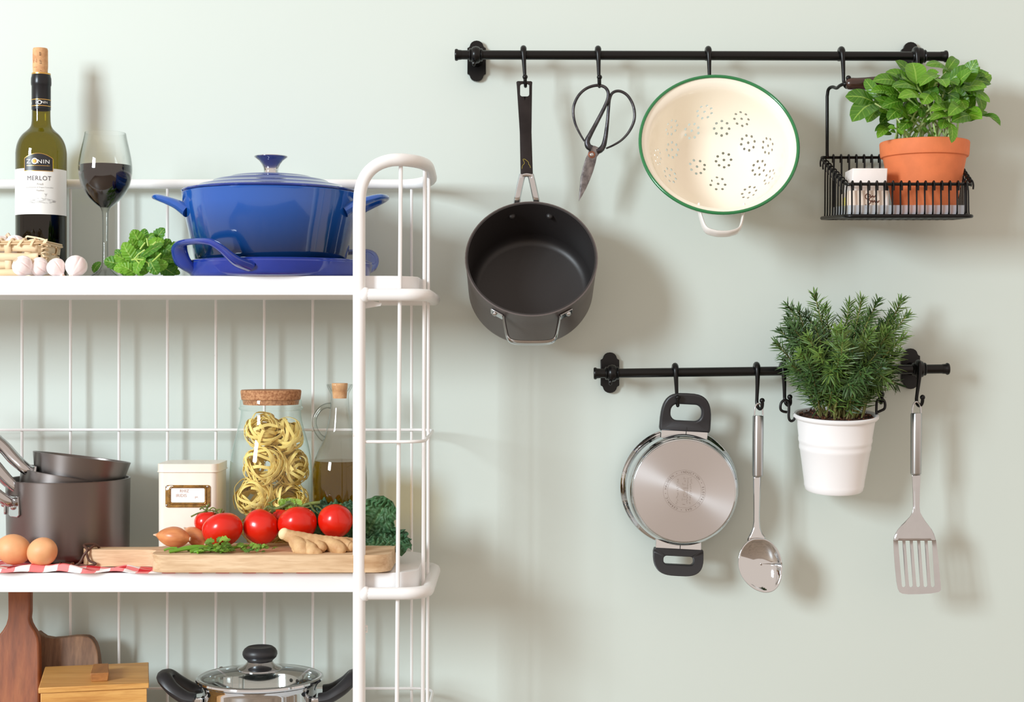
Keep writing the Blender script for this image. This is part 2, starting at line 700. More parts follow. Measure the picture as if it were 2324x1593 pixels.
M['pasta'] = mat('egg_pasta', (255, 228, 140), 0.55, var=0.07, vscale=60, sss=0.15)
M['tomato'] = mat('tomato_skin', (214, 24, 12), 0.24, col2=(226, 42, 14), vscale=14, coat=0.08, sss=0.05)
M['vine'] = mat('tomato_vine', (120, 132, 62), 0.6, col2=(84, 96, 50), vscale=120)
M['shallot'] = mat('shallot_skin', (222, 150, 96), 0.32, col2=(186, 104, 62), vscale=70, stretch=(0.15, 1, 1), bmp=0.15, bscale=80, sss=0.05)
M['ginger'] = mat('ginger_skin', (216, 180, 132), 0.65, col2=(190, 146, 100), vscale=50, bmp=0.5, bscale=160, sss=0.05)
M['ginger_cut'] = mat('ginger_tip', (236, 214, 168), 0.6)
M['egg'] = mat('brown_eggshell', (232, 172, 122), 0.5, col2=(224, 160, 110), vscale=40, bmp=0.08, bscale=500, sss=0.08)
M['oak'] = wood('pale_chopping_board', (230, 202, 166), (216, 184, 146), (182, 144, 104), (5, 45, 60), 0.6)
M['cord'] = mat('leather_cord', (84, 50, 34), 0.6, var=0.3, vscale=100)
M['mahogany'] = wood('red_brown_board', (170, 104, 62), (142, 80, 48), (100, 54, 34), (30, 30, 4), 0.42)
M['walnut'] = wood('weathered_board', (160, 122, 92), (130, 96, 72), (86, 60, 46), (45, 45, 5), 0.6)
M['bamboo'] = wood('bamboo', (226, 176, 104), (214, 160, 88), (186, 128, 64), (3, 30, 90), 0.45)
M['bamboo_dark'] = wood('bamboo_grip', (190, 134, 76), (176, 118, 62), (140, 90, 46), (20, 5, 60), 0.5)
M['basil'] = leaf_mat('basil_leaf', (118, 174, 44), (42, 98, 24), (176, 214, 96), 0.33, 0.25)
M['basil_stem'] = mat('basil_stem', (206, 222, 158), 0.5, col2=(160, 196, 100), vscale=60)
M['mint'] = leaf_mat('balm_leaf', (132, 188, 48), (58, 122, 32), (186, 216, 110), 0.45, 0.3, veins=6, vstr=0.45, bmp=0.6)
M['mint_stem'] = mat('balm_stem', (170, 200, 96), 0.5)
M['parsley'] = leaf_mat('parsley_leaf', (150, 190, 72), (58, 108, 38), (176, 206, 110), 0.5, 0.25)
M['parsley_stem'] = mat('parsley_stem', (104, 156, 42), 0.45)
M['kale'] = leaf_mat('kale_leaf', (84, 126, 80), (36, 72, 52), (112, 150, 100), 0.5, 0.12, veins=4, vstr=0.2, bmp=0.12, vary=30)
M['lettuce'] = leaf_mat('lettuce_leaf', (170, 204, 84), (120, 170, 56), (206, 224, 140), 0.4, 0.35)
M['needle'] = mat('rosemary_needle', (84, 116, 58), 0.42, col2=(50, 82, 43), vscale=30)
M['needle_hi'] = mat('young_rosemary_needle', (118, 148, 68), 0.42, col2=(80, 116, 52), vscale=40)
M['rstem'] = mat('rosemary_stem', (156, 160, 92), 0.6, col2=(120, 112, 68), vscale=60)
M['butter'] = mat('butter_paper', (240, 232, 228), 0.5, bmp=0.3, bscale=40, bdist=0.003)
M['butter2'] = mat('printed_paper_wrap', (240, 222, 206), 0.5, bmp=0.2, bscale=40, bdist=0.002)
M['yellow_print'] = mat('yellow_print', (238, 222, 120), 0.55)
M['dark'] = mat('dark_hole', (40, 40, 40), 0.5)
# gingham cloth: woven red and white checks laid by the cloth's own coordinates
m, nt, b = new_mat('red_gingham')
tc = node(nt, 'ShaderNodeTexCoord')
sp = node(nt, 'ShaderNodeSeparateXYZ')
nt.links.new(tc.outputs['UV'], sp.inputs[0])


def stripe(nt, src, k):
    a = node(nt, 'ShaderNodeMath', operation='MULTIPLY')
    a.inputs[1].default_value = k
    nt.links.new(src, a.inputs[0])
    f = node(nt, 'ShaderNodeMath', operation='FRACT')
    nt.links.new(a.outputs[0], f.inputs[0])
    g = node(nt, 'ShaderNodeMath', operation='GREATER_THAN')
    g.inputs[1].default_value = 0.5
    nt.links.new(f.outputs[0], g.inputs[0])
    return g.outputs[0]


s1, s2 = stripe(nt, sp.outputs[0], 19.0), stripe(nt, sp.outputs[1], 9.0)
ad = node(nt, 'ShaderNodeMath', operation='ADD')
nt.links.new(s1, ad.inputs[0])
nt.links.new(s2, ad.inputs[1])
hf = node(nt, 'ShaderNodeMath', operation='MULTIPLY')
hf.inputs[1].default_value = 0.5
nt.links.new(ad.outputs[0], hf.inputs[0])
weave = node(nt, 'ShaderNodeTexNoise')
weave.inputs['Scale'].default_value = 700
nt.links.new(tc.outputs['UV'], weave.inputs['Vector'])
nt.links.new(ramp(nt, hf.outputs[0], [(0.0, lin((244, 236, 234))), (0.5, lin((236, 130, 130))), (1.0, lin((206, 22, 38)))]), b.inputs['Base Color'])
b.inputs['Roughness'].default_value = 0.85
bump(nt, b, weave.outputs['Fac'], 0.3, 0.0006)
M['gingham'] = m
# ------------------------------------------------------------------ the room
g = G().box((0, 0.05, 1.35), (9, 0.1, 2.7))
solo('wall_back', g, M['wall'], kind='structure', smooth=0)
g = G().box((0, -3.0, -0.05), (9, 6.2, 0.1))
solo('floor', g, M['floor'], kind='structure', smooth=0)

# ------------------------------------------------------------------ white metal shelf
DF, DB = 0.300, 0.031          # depth of the front posts and of the rear grid
Z1, Z2, Z3 = H + 0.1004, H - 0.3252, H - 0.690    # shelf tops
TH = 0.0275
XP, XL, XE = -0.2178, -1.20, -0.125
shelf = thing('shelf_rack', 'white tube and wire shelf rack with rounded open end, chipped paint', 'shelf', (-0.65, -0.165, 0))


def end_frame(sx, x0, x1):
    """Front post from the floor, bent over at the top and back to the rear rail. sx = +1 at the right end."""
    pts = [(x0, -DF, 0), (x0, -DF, 0.5), (x0, -DF, 1.2), (x0, -DF, H + 0.195), (x0 + sx * 0.002, -DF, H + 0.222), (x0 + sx * 0.010, -DF, H + 0.243),
           (x0 + sx * 0.024, -DF + 0.001, H + 0.257), (x0 + sx * 0.042, -DF + 0.004, H + 0.2645), (x0 + sx * 0.060, -DF + 0.011, H + 0.2665), (x0 + sx * 0.078, -DF + 0.030, H + 0.2665),
           (x1 - sx * 0.004, -DF + 0.062, H + 0.2665), (x1, -DF + 0.10, H + 0.2655), (x1, -0.12, H + 0.2615), (x1 - sx * 0.002, -0.085, H + 0.260),
           (x1 - sx * 0.010, -0.058, H + 0.259), (x1 - sx * 0.026, -0.041, H + 0.258), (x1 - sx * 0.045, -DB, H + 0.258)]
    a = [Vector(p) for p in pts[:4]] + cr(pts[3:], 5)[1:]
    rr = [0.0092] * (len(a) - 8) + [0.0088, 0.0086, 0.0084, 0.0082, 0.008, 0.0079, 0.0078, 0.0077]
    return G().tube(a, rr, 14)


part('end_tube', end_frame(1, XP, XE), M['white'], shelf)
part('end_tube', end_frame(-1, XL + 0.0, XL - 0.093), M['white'], shelf)
part('rear_rail', G().tube([(XE - 0.046, -DB, H + 0.258), (XL - 0.045, -DB, H + 0.258)], 0.0077, 14), M['white'], shelf)
for zt in (Z1, Z2, Z3):
    # board with rounded ends
    x0, x1 = XL - 0.083, -0.136
    ol = rrect(x0, 0.044, x1, DF - 0.012, 0.045, 8)
    part('shelf_board', G().plate(ol, [], lambda u, v, s, zt=zt: Vector((u, -v, zt - (TH if s else 0)))), M['white_board'], shelf, bevel=0.002)
    # hoop round the end of the board
    zc = zt - 0.0275
    for sx, xa, xb in ((1, XP, XE + 0.0035), (-1, XL, XL - 0.0965)):
        loop = [(xa + sx * 0.004, -DF - 0.001, zc)] + [(xb - sx * (0.035 - 0.035 * math.sin(t)), -DF + (0.035 - 0.035 * math.cos(t)), zc) for t in [PI / 2 * k / 8 for k in range(9)]] + \
               [(xb - sx * (0.035 - 0.035 * math.cos(t)), -DB - 0.035 + 0.035 * math.sin(t), zc) for t in [PI / 2 * k / 8 for k in range(9)]] + [(xb - sx * 0.09, -DB, zc)]
        part('end_hoop', G().tube(loop, 0.009, 12), M['white'], shelf)
        part('weld', G().ball((xa + sx * 0.008, -DF - 0.001, zc), (0.0105, 0.0105, 0.011), 10, 8, fn=lambda u: 1 + 0.08 * noise.noise(u * 3)), M['white'], shelf)
# front edging of the boards is the boards' own; rear grid
zlow = Z3 - 0.06
for k in range(-8, 10):
    px = 50 + 110.0 * (k - 1) + (4 if k == 9 else 0)
    x = (px - CX) * (D - DB) / F
    if x < XL - 0.03:
        continue
    part('grid_wire', G().tube([(x, -DB, H + 0.255), (x, -DB, zlow)], 0.0023, 8), M['white'], shelf)
for zc in (H - 0.1335, H - 0.545):
    for sx, xa, xb in ((1, XP + 0.006, XE), (-1, XL - 0.006, XL - 0.093)):
        loop = [(xa, -DF, zc - 0.003 if zc > H - 0.3 else zc)] + [(xb - sx * (0.03 - 0.03 * math.sin(t)), -DF + (0.03 - 0.03 * math.cos(t)), zc - 0.003 if zc > H - 0.3 else zc) for t in [PI / 2 * k / 6 for k in range(7)]] + \
               [(xb - sx * (0.03 - 0.03 * math.cos(t)), -DB - 0.034 + 0.03 * math.sin(t), zc) for t in [PI / 2 * k / 6 for k in range(7)]] + [(xb - sx * 0.07, -DB - 0.004, zc)]
        part('hoop_wire', G().tube(loop, 0.0023, 8), M['white'], shelf)
    part('cross_wire', G().tube([(XE - 0.07, -DB - 0.0042, zc), (XL - 0.023, -DB - 0.0042, zc)], 0.0022, 8), M['white'], shelf)
for sx, dx in ((1, 0), (-1, 0)):
    for (xt, dt, xb_, db_) in ((-0.1596, 0.284, -0.1660, 0.298), (-0.1285, 0.222, -0.1325, 0.222), (-0.1265, 0.150, -0.1290, 0.150)):
        if sx > 0:
            a, c = Vector((xt, -dt, H + 0.262)), Vector((xb_, -db_, zlow))
        else:
            a, c = Vector((XL - 0.218 - xt, -dt, H + 0.262)), Vector((XL - 0.218 - xb_, -db_, zlow))
        part('end_wire', G().tube([a, c], 0.0029 if dt > 0.2 else 0.0024, 8), M['white'], shelf)
# small lugs on the front post
b0 = P(842, 688, 0.27)
part('lug', G().plate([(820, 676), (866, 688), (864, 694), (822, 701)], [], lambda u, v, s: P(u, v, 0.286) + Vector((0, s * 0.004, 0))), M['white'], shelf)
part('lug', G().plate([(826, 1419), (834, 1419), (834, 1436), (826, 1436)], [[(829, 1423), (829, 1432), (832, 1432), (832, 1423)]], lambda u, v, s: P(u, v, 0.297) + Vector((0, s * 0.003, 0))), M['white'], shelf)
for x in (-0.35, -1.0):
    part('wall_clip', G().box((x, -0.018, H + 0.258), (0.012, 0.036, 0.008)), M['white'], shelf, bevel=0.001)

# ------------------------------------------------------------------ rails on the wall
RD, RR = 0.060, 0.0073


def rail(name, label, xa, ya, xb, yb, br, lab=None):
    A, B = P(xa, ya, RD), P(xb, yb, RD)
    t = thing(name, label, 'rail', (A + B) / 2, 'black rails on the wall')
    ax = (B - A).normalized()
    part('rod', G().tube([A, B], RR, 20), M['black'], t)
    for e, s in ((A, 1), (B, -1)):
        Mx = TR(e) @ rot_to(ax * s)
        part('end_cap', G().lathe([(0, -0.003), (0.0085, -0.0025), (0.0095, -0.001), (0.0095, 0.001), (0.0080, 0.003), (0.0076, 0.008)], 20, Mx), M['black'], t)
    for bx in br:
        k = (bx - xa) / (xb - xa)
        c = A + (B - A) * k
        half = [(0, 46), (6, 45), (11, 42), (14, 38), (15.5, 33.5), (17, 31), (21, 29), (21, -29), (17, -31), (15.5, -33.5), (14, -38), (11, -42), (6, -45)]
        ol = [(x, y) for x, y in half] + [(-x, y) for x, y in half[:0:-1]] + [(0, -46)]
        ol = half + [(0, -46)] + [(-x, y) for x, y in half[:0:-1]]
        s = D / F
        part('wall_plate', G().plate(ol, [], lambda u, v, q: Vector((c.x + u * s, -0.0085 + 0.0085 * q, c.z + v * s))), M['black'], t, bevel=0.0018)
        part('standoff', G().lathe([(0.011, 0.006), (0.010, 0.010), (0.0065, 0.014), (0.006, 0.045), (0.009, 0.052)], 18, TR((c.x, 0, c.z)) @ rot_to((0, -1, 0))), M['black'], t)
        part('collar', G().lathe([(0.0075, -0.011), (0.0095, -0.0105), (0.0105, -0.009), (0.0095, -0.0075), (0.0125, -0.005), (0.0138, 0), (0.0125, 0.005), (0.0095, 0.0075), (0.0105, 0.009), (0.0095, 0.0105), (0.0075, 0.011)], 24, TR(c) @ rot_to(ax)), M['black'], t)
        part('set_screw', G().ball(c + Vector((-0.003, -0.006, -0.014)), (0.003, 0.003, 0.005), 8, 6), M['black'], t)
    return lambda px: A + (B - A) * ((px - xa) / (xb - xa))


rail1 = rail('wall_rail', 'long black metal rail above, carrying saucepan, scissors, colander and basket', 1036, 124.5, 2146, 128, (1080, 2086))
rail2 = rail('wall_rail', 'short black metal rail below, carrying steel pan, spoon, white planter and spatula', 1351, 847.5, 2150, 837, (1389, 2086))


def hook(rl, px, label, lean=0.0, drop=1.0, turn=0.0):
    c = rl(px)
    t = solo('hook', G().tube([(0, 0, 0), (0, 0, 1)], 0.001, 6), M['black'])
    bpy.data.objects.remove(t)
    q = RR + 0.0032
    prof = [(q * math.cos(math.radians(a)), q * math.sin(math.radians(a))) for a in (205, 180, 150, 120, 90, 60, 30, 0)]
    prof += [(q + 0.0004, -0.008), (q - 0.0004, -0.022 * drop), (q - 0.0012, -0.038 * drop)]
    zb = -0.0425 * drop
    prof += [(q - 0.0008, zb), (q + 0.001, zb - 0.006), (q + 0.005, zb - 0.0093), (q + 0.0095, zb - 0.007), (q + 0.0122, zb - 0.001), (q + 0.0128, zb + 0.003)]
    pts = []
    for y, z in prof:
        tw = max(0.0, (-z - 0.02) / 0.03) * turn
        pts.append(Vector((lean * (-z) * (1 if z < 0 else 0) + tw * (y - q), -y, z)))
    pts = cr(pts, 4)
    n = len(pts)
    rad = []
    for i in range(n):
        k = i / (n - 1)
        rad.append(0.0050 if k < 0.35 else max(0.0027, 0.0050 - (k - 0.35) * 0.009))
    o = thing('hook', label, 'hook', c, group='black hooks on the wall rails')
    part('shank', G().tube([p + c for p in pts], rad, 10), M['black'], o)
    part('ball_tip', G().ball(c + pts[-1] + Vector((0, 0, 0.001)), 0.0042, 12, 8), M['black'], o)
    return c


hook(rail1, 1188, 'black hook on the upper rail with the saucepan handle on it', 0.06)
hook(rail1, 1357, 'black hook on the upper rail with the iron scissors on it', 0.03)
hook(rail1, 1607, 'black hook on the upper rail with the enamel colander behind it', 0.03)
hook(rail1, 1909, 'black hook on the upper rail at the bare end of the wooden basket grip', 0.06, turn=0.5)
hook(rail1, 2078, 'black hook on the upper rail half hidden by basil leaves', 0.03)
hook(rail2, 1532, 'black hook on the lower rail through the black pan handle', 0.05)
hook(rail2, 1717, 'black hook on the lower rail with the serving spoon on it', -0.01, drop=1.16, turn=0.5)
hook(rail2, 1776, 'black hook on the lower rail with the planter link on it', 0.05, drop=1.04, turn=0.6)
hook(rail2, 1992, 'black hook on the lower rail behind the rosemary, only its tip showing', 0.03)
hook(rail2, 2084, 'black hook on the lower rail with the slotted spatula on it', -0.10, drop=1.12, turn=0.5)

# ------------------------------------------------------------------ hanging saucepan
HM = lambda o, loc, phi, rz=0: setattr(o, 'matrix_world', TR(loc) @ Matrix.Rotation(rz, 4, 'Y') @ Matrix.Rotation(math.radians(phi), 4, 'X'))
pan = thing('hanging_saucepan', 'dark anodised saucepan hanging from the upper rail by its long handle', 'saucepan', local=True)
R, HP, T = 0.1003, 0.108, 0.0028
outer = [(0, -HP), (R - 0.016, -HP), (R - 0.009, -HP + 0.0015), (R - 0.004, -HP + 0.006), (R - 0.0025, -HP + 0.012), (R - 0.001, -0.03), (R, -0.003), (R + 0.0006, 0)]
inner = [(R - T - 0.001, 0), (R - T - 0.0015, -0.003), (R - T - 0.002, -HP + 0.022), (R - T - 0.004, -HP + 0.014), (R - T - 0.009, -HP + 0.007), (R - T - 0.016, -HP + 0.004), (0, -HP + 0.004)]
part('outer_wall', G().lathe(outer + [(R - T * 0.5, 0.0004)], 72), M['pan_out'], pan)
part('inner_wall', G().lathe([(R - T * 0.5, 0.0004)] + inner, 72), M['pan_in'], pan)
HM(pan, P(1206, 585, 0.150), 63)
Mi = (TR(P(1206, 585, 0.150)) @ Matrix.Rotation(math.radians(63), 4, 'X')).inverted()


def L(px, py, d):
    return Mi @ P(px, py, d)


# handle: two prongs, then a long flat bar with a hanging hole
hd = lambda y: 0.078 + (0.100 - 0.078) * max(0, min(1, (y - 185) / 215.0)) + 0.005 * math.sin(PI * max(0, min(1, (y - 185) / 215.0)))
hw = lambda y: 18.3 if y < 190 else (17.6 - 4.2 * (y - 190) / 110.0 if y < 300 else 13.4 + 0.6 * (y - 300) / 95)
hx = lambda y: 1190 + (1195.5 - 1190) * (y - 185) / 215.0
ys = [184, 186, 195, 207, 220, 240, 260, 280, 300, 320, 340, 360, 380, 392, 399]
ol = [(hx(y) + hw(y) - (3 if y == 184 else 0), y) for y in ys] + [(hx(y) - hw(y) + (3 if y == 184 else 0), y) for y in ys[::-1]]
hole = rrect(1180.5, 191, 1201, 219, 5, 4)
extra = [(hx(y), y) for y in ys[4:-1]]


def hfn(u, v, s):
    c = abs(u - hx(v)) / 18.0
    return Mi @ (P(u, v, hd(v)) + Vector((0, (0.0035 if s else 0) - 0.0022 * (1 - c * c), 0)))


hdl = part('handle', G().plate(ol, [hole], hfn, extra), M['pan_handle'], pan, bevel=0.0012, label='long dark steel handle with a hanging hole')
for sx, xs in ((-1, [(1186, 396), (1182, 412), (1177, 435), (1173, 458), (1171, 474)]), (1, [(1204, 396), (1208, 412), (1213, 435), (1218, 458), (1221, 474)])):
    pp = [L(x, y, dd) for (x, y), dd in zip(xs, (0.1005, 0.1000, 0.0985, 0.0950, 0.0780))]
    part('prong', G().tube(cr(pp, 4), 0.0034, 8, sec=(1, 1.5), up=Mi.to_3x3() @ Vector((0, -1, 0))), M['steel'], pan)
part('ferrule', G().tube(cr([L(1184, 404, 0.1015), L(1186, 399, 0.1015), L(1195, 397, 0.1015), L(1206, 399, 0.1015), L(1208, 404, 0.1015)], 3), 0.003, 8), M['steel'], pan)
M['yellow_mark'] = mat('yellow_line', (176, 158, 60), 0.5)
mk = [(1184.5, 383), (1186, 376), (1190, 371), (1189, 366), (1187, 362), (1190, 361), (1195, 364), (1199, 368), (1200, 373), (1202, 375), (1204, 381)]
part('yellow_line', G().tube(cr([L(x, y, hd(y) + 0.0025) for x, y in mk], 4), 0.0003, 6), M['yellow_mark'], pan, label='thin yellow line on the handle')
for sx in (-1, 1):
    a = math.radians(90 + sx * 18.0)
    rin = R - T - 0.0018
    c = Vector((rin * math.cos(a), rin * math.sin(a), -0.026))
    part('rivet', G().ball(c, (0.0062, 0.0062, 0.0045), 14, 8), M['pan_in'], pan)
# bail handle at the lower side
yb = -(R - 0.0005)
for sx in (-1, 1):
    a = math.radians(-90 + sx * 31)
    u = Vector((math.cos(a), math.sin(a), 0))
    tng = Vector((-math.sin(a), math.cos(a), 0))
    c = u * (R + 0.0012) + Vector((0, 0, -0.018))
    Mx = Matrix((tng.to_4d(), Vector((0, 0, 1, 0)), u.to_4d(), Vector((0, 0, 0, 1)))).transposed()
    Mx[3][3] = 1
    for r_ in range(3):
        Mx[r_][3] = c[r_]
        Mx[3][r_] = 0
    part('mount', G().box((0, 0, 0), (0.021, 0.014, 0.0024), Mx), M['steel'], pan, bevel=0.0008)
    part('rivet', G().ball(c + u * 0.001 + tng * (0.003 * sx), (0.0042, 0.0042, 0.0042), 12, 8), M['steel'], pan)
bail = [(-0.042, yb + 0.015, -0.020), (-0.041, yb + 0.002, -0.0205), (-0.038, yb - 0.016, -0.021), (-0.035, yb - 0.027, -0.021), (-0.029, yb - 0.0325, -0.021), (-0.016, yb - 0.0345, -0.021)]
bail += [(-x, y, z) for x, y, z in bail[::-1]]
part('bail_handle', G().tube(cr(bail, 5), 0.0034, 10, sec=(2.1, 0.75), up=(0, 0, 1)), M['steel'], pan)

# ------------------------------------------------------------------ scissors
sc_o = (1000, 60)
q3 = lambda x, y, d=0.080: P(sc_o[0] + x / 3.792, sc_o[1] + y / 3.792, d)
sci = thing('iron_scissors', 'old forged iron scissors with wide looped handles hanging on the wall', 'scissors', q3(1240, 1505))
px_m = (D - 0.08) / F / 3.792
lp1 = [(1238, 988), (1200, 925), (1160, 840), (1142, 745), (1152, 665), (1195, 585), (1262, 530), (1345, 507), (1408, 520), (1440, 560), (1441, 615), (1415, 685), (1370, 775), (1325, 860), (1290, 925), (1262, 985), (1270, 1030), (1300, 1050)]
rr1 = [7, 8, 9, 10.5, 11, 11, 11, 11.5, 12, 12.5, 13, 14, 15, 16, 18, 21, 24, 24]
part('finger_loop', G().tube(cr([q3(x, y, 0.0795 + 0.002 * (i > 13)) for i, (x, y) in enumerate(lp1)], 5), [r * px_m * 1.15 for r in rr1], 10), M['iron'], sci)
lp2 = [(1424, 1050), (1490, 1020), (1560, 975), (1622, 905), (1664, 815), (1668, 730), (1645, 650), (1598, 585), (1535, 556), (1480, 572), (1455, 625), (1445, 710), (1438, 800), (1428, 890), (1418, 960), (1402, 1025), (1375, 1062), (1340, 1075)]
part('finger_loop', G().tube(cr([q3(x, y, 0.0765) for x, y in lp2], 5), [r * px_m * 1.15 for r in [7, 8, 9, 10.5, 11, 11, 11, 11, 11, 11, 11, 12, 13, 15, 17, 20, 23, 22]], 10), M['iron'], sci)
bl1 = [(1246, 1000), (1262, 1040), (1272, 1072), (1255, 1130), (1240, 1165), (1222, 1225), (1208, 1300), (1198, 1390), (1189, 1505), (1215, 1462), (1252, 1395), (1285, 1320), (1312, 1250), (1335, 1170), (1350, 1095), (1357, 1040), (1330, 1028), (1300, 1022), (1280, 1005), (1268, 985)]


def bfn(u, v, s):
    rid = max(0, 1 - abs(u - (1262 - (v - 1130) * 0.16)) / 60.0) * (0.0022 if v > 1120 else 0)
    return q3(u, v) + Vector((0, 0.0022 if s else -rid, 0))


part('blade', G().plate(bl1, [], bfn, [(1262 - (y - 1130) * 0.16, y) for y in range(1135, 1480, 25)]), M['blade'], sci, bevel=0.0004)
bl2 = [(1395, 1030), (1362, 1085), (1345, 1095), (1300, 1080), (1270, 1090), (1250, 1130), (1225, 1210), (1205, 1300), (1195, 1400), (1189, 1500), (1222, 1425), (1262, 1335), (1300, 1230), (1330, 1140), (1375, 1085), (1410, 1065)]
part('blade', G().plate(bl2, [], lambda u, v, s: q3(u, v, 0.0772) + Vector((0, 0.002 if s else 0, 0))), M['blade'], sci)
part('washer', G().lathe([(0, 0), (32 * px_m, 0), (30 * px_m, 0.0012), (20 * px_m, 0.0016), (0, 0.0016)], 24, TR(q3(1300, 1104, 0.0805)) @ rot_to((0, -1, 0))), M['copper'], sci, label='reddish copper pivot washer')
part('pivot_rivet', G().ball(q3(1300, 1103, 0.0822), (0.0034, 0.0016, 0.0034), 12, 8), M['steel'], sci)

# ------------------------------------------------------------------ colander
CC, CPHI, CR0 = P(1632, 325, 0.142), 66.6, 0.1203
cmat = TR(CC) @ Matrix.Rotation(math.radians(CPHI), 4, 'X')
cinv = cmat.inverted()
cprof = [(0, -0.1035), (0.02, -0.1032), (0.04, -0.1005), (0.055, -0.096), (0.068, -0.0885), (0.079, -0.078), (0.088, -0.065), (0.095, -0.050), (0.100, -0.034), (0.1035, -0.020), (0.106, -0.011), (0.109, -0.0075), (0.114, -0.0045), (0.1195, -0.001)]
cs = cr([(r, z, 0) for r, z in cprof], 8)
carc = [0.0]
for a, c in zip(cs, cs[1:]):
    carc.append(carc[-1] + (c - a).length)


def cprof_at(s):
    s = max(0.0, min(carc[-1], s))
    lo, hi = 0, len(carc) - 1
    while hi - lo > 1:
        mid = (lo + hi) // 2
        if carc[mid] <= s:
            lo = mid
        else:
            hi = mid
    k = (s - carc[lo]) / (carc[hi] - carc[lo])
    p = cs[lo] + (cs[hi] - cs[lo]) * k
    return p.x, p.y


def c_hit(px, py):
    """Where a hole cluster of the photograph sits on the bowl: (arc length, angle)."""
    o = cinv @ Vector((0, -D, H))
    dv = (cinv @ P(px, py, 0.1)) - o
    best, prev = None, None
    n = 4000
    for i in range(n):
        t = 0.85 + 0.25 * i / n
        p = o + dv * t
        r = math.hypot(p.x, p.y)
        if r < 0.1195 and p.z < 0:
            # height of the bowl at r
            for a, c in zip(cs, cs[1:]):
                if a.x <= r <= c.x:
                    zz = a.y + (c.y - a.y) * (r - a.x) / max(1e-9, c.x - a.x)
                    break
            if p.z <= zz:
                for i2, (a, c) in enumerate(zip(cs, cs[1:])):
                    if a.x <= r <= c.x:
                        s = carc[i2] + (r - a.x) / max(1e-9, c.x - a.x) * (carc[i2 + 1] - carc[i2])
                        return s, math.atan2(p.y, p.x)
    return None


cl = [(1599, 254), (1638, 291), (1683, 270), (1570, 297), (1524, 289), (1525, 340), (1698, 324), (1743, 331), (1643, 363), (1582, 378), (1723, 381), (1630, 417), (1701, 437), (1747, 402), (1520, 398), (1492, 356)]
holes = []
for px, py in cl:
    h = c_hit(px, py)
    if not h:
        continue
    s, th = h
    for k in range(9):
        rr_ = 0.0 if k == 0 else 0.0118
        a = 2 * PI * k / 8 + s * 40
        ds, dtn = rr_ * math.cos(a), rr_ * math.sin(a)
        rloc = max(0.012, cprof_at(s + ds)[0])
        ss, tt = s + ds, th + dtn / rloc
        c2 = (ss * math.cos(tt), ss * math.sin(tt))
        if ss > carc[-1] - 0.028:
            continue
        ratio = ss / max(0.012, cprof_at(ss)[0])
        hp = []
        for q in range(8):
            b_ = 2 * PI * q / 8
            e1, e2 = 0.0023 * math.cos(b_), 0.0023 * math.sin(b_) * ratio
            hp.append((c2[0] + e1 * math.cos(tt) - e2 * math.sin(tt), c2[1] + e1 * math.sin(tt) + e2 * math.cos(tt)))
        if all((c2[0] - x) ** 2 + (c2[1] - y) ** 2 > 0.0062 ** 2 for x, y, _ in holes):
            holes.append((c2[0], c2[1], hp))
ext = []
for i in range(0, 26):
    s = carc[-1] * i / 26
    n = max(1, int(6 + i * 3.4))
    for k in range(n):
        a = 2 * PI * (k + 0.5 * (i % 2)) / n
        p = (s * math.cos(a), s * math.sin(a))
        if all((p[0] - x) ** 2 + (p[1] - y) ** 2 > 0.0045 ** 2 for x, y, _ in holes):
            ext.append(p)
outl = [(carc[-1] * math.cos(2 * PI * k / 96), carc[-1] * math.sin(2 * PI * k / 96)) for k in range(96)]


def cfn(u, v, s):
    ss, th = math.hypot(u, v), math.atan2(v, u)
    r, z = cprof_at(ss)
    r2, z2 = cprof_at(min(carc[-1], ss + 0.001))
    r1, z1 = cprof_at(max(0, ss - 0.001))
    tv = Vector((r2 - r1, z2 - z1)).normalized()
    if s:
        r, z = r + tv.y * 0.0014, z - tv.x * 0.0014
    return Vector((r * math.cos(th), r * math.sin(th), z))


cor = thing('enamel_colander', 'cream enamel colander with a green rim hanging tilted from the upper rail', 'colander', local=True)
part('bowl', G().plate(outl, [h[2] for h in holes], cfn, ext), M['enamel'], cor, smooth=50)
part('green_rim', G().tube([(CR0 * math.cos(2 * PI * k / 96), CR0 * math.sin(2 * PI * k / 96), -0.0006) for k in range(96)], 0.0026, 10, closed=True), M['green_rim'], cor, label='green enamelled rolled rim')
for sg in (-1, 1):
    ext_ = 0.146 if sg < 0 else 0.1185
    hz = -0.018 if sg < 0 else -0.03
    pts = [(-0.034, sg * 0.098, hz), (-0.033, sg * 0.110, hz), (-0.026, sg * (ext_ - 0.009), hz), (-0.013, sg * (ext_ - 0.0015), hz), (0, sg * ext_, hz)]
    pts = pts + [(-x, y, z) for x, y, z in pts[-2::-1]]
    part('handle', G().tube(cr(pts, 5), 0.0034, 12, sec=(2.9, 0.7), up=(0, 0, 1)), M['enamel_out'], cor)
cor.matrix_world = cmat

# ------------------------------------------------------------------ wire basket with wooden grip
bx0, bx1, dfr, dbk = 0.4985, 0.6975, 0.172, 0.030
zfr, zbk, zbt = H + 0.2436, H + 0.3005, H + 0.1995
bxa = lambda d: 0.4915 + 0.0120 * (d - 0.030) / 0.142
bxb = lambda d: 0.7055 - 0.0115 * (d - 0.030) / 0.142
zbd = lambda d: H + 0.2035 - 0.0080 * (d - 0.030) / 0.142
bas = thing('wire_basket', 'black wire basket with a dark wooden grip hanging from the upper rail', 'basket', ((bx0 + bx1) / 2, -0.1, zbt))
rim = [(bxa(dbk) + 0.010, -dbk, zbk), (bxa(dbk) + 0.001, -dbk - 0.010, zbk - 0.003), (bxa(.1), -(dbk + dfr) / 2, (zbk + zfr) / 2 - 0.002), (bxa(dfr), -dfr + 0.010, zfr + 0.002), (bxa(dfr) + 0.009, -dfr, zfr)]
rimr = [(bxb(-y) - (x - bxa(-y)), y, z) for x, y, z in rim[::-1]]
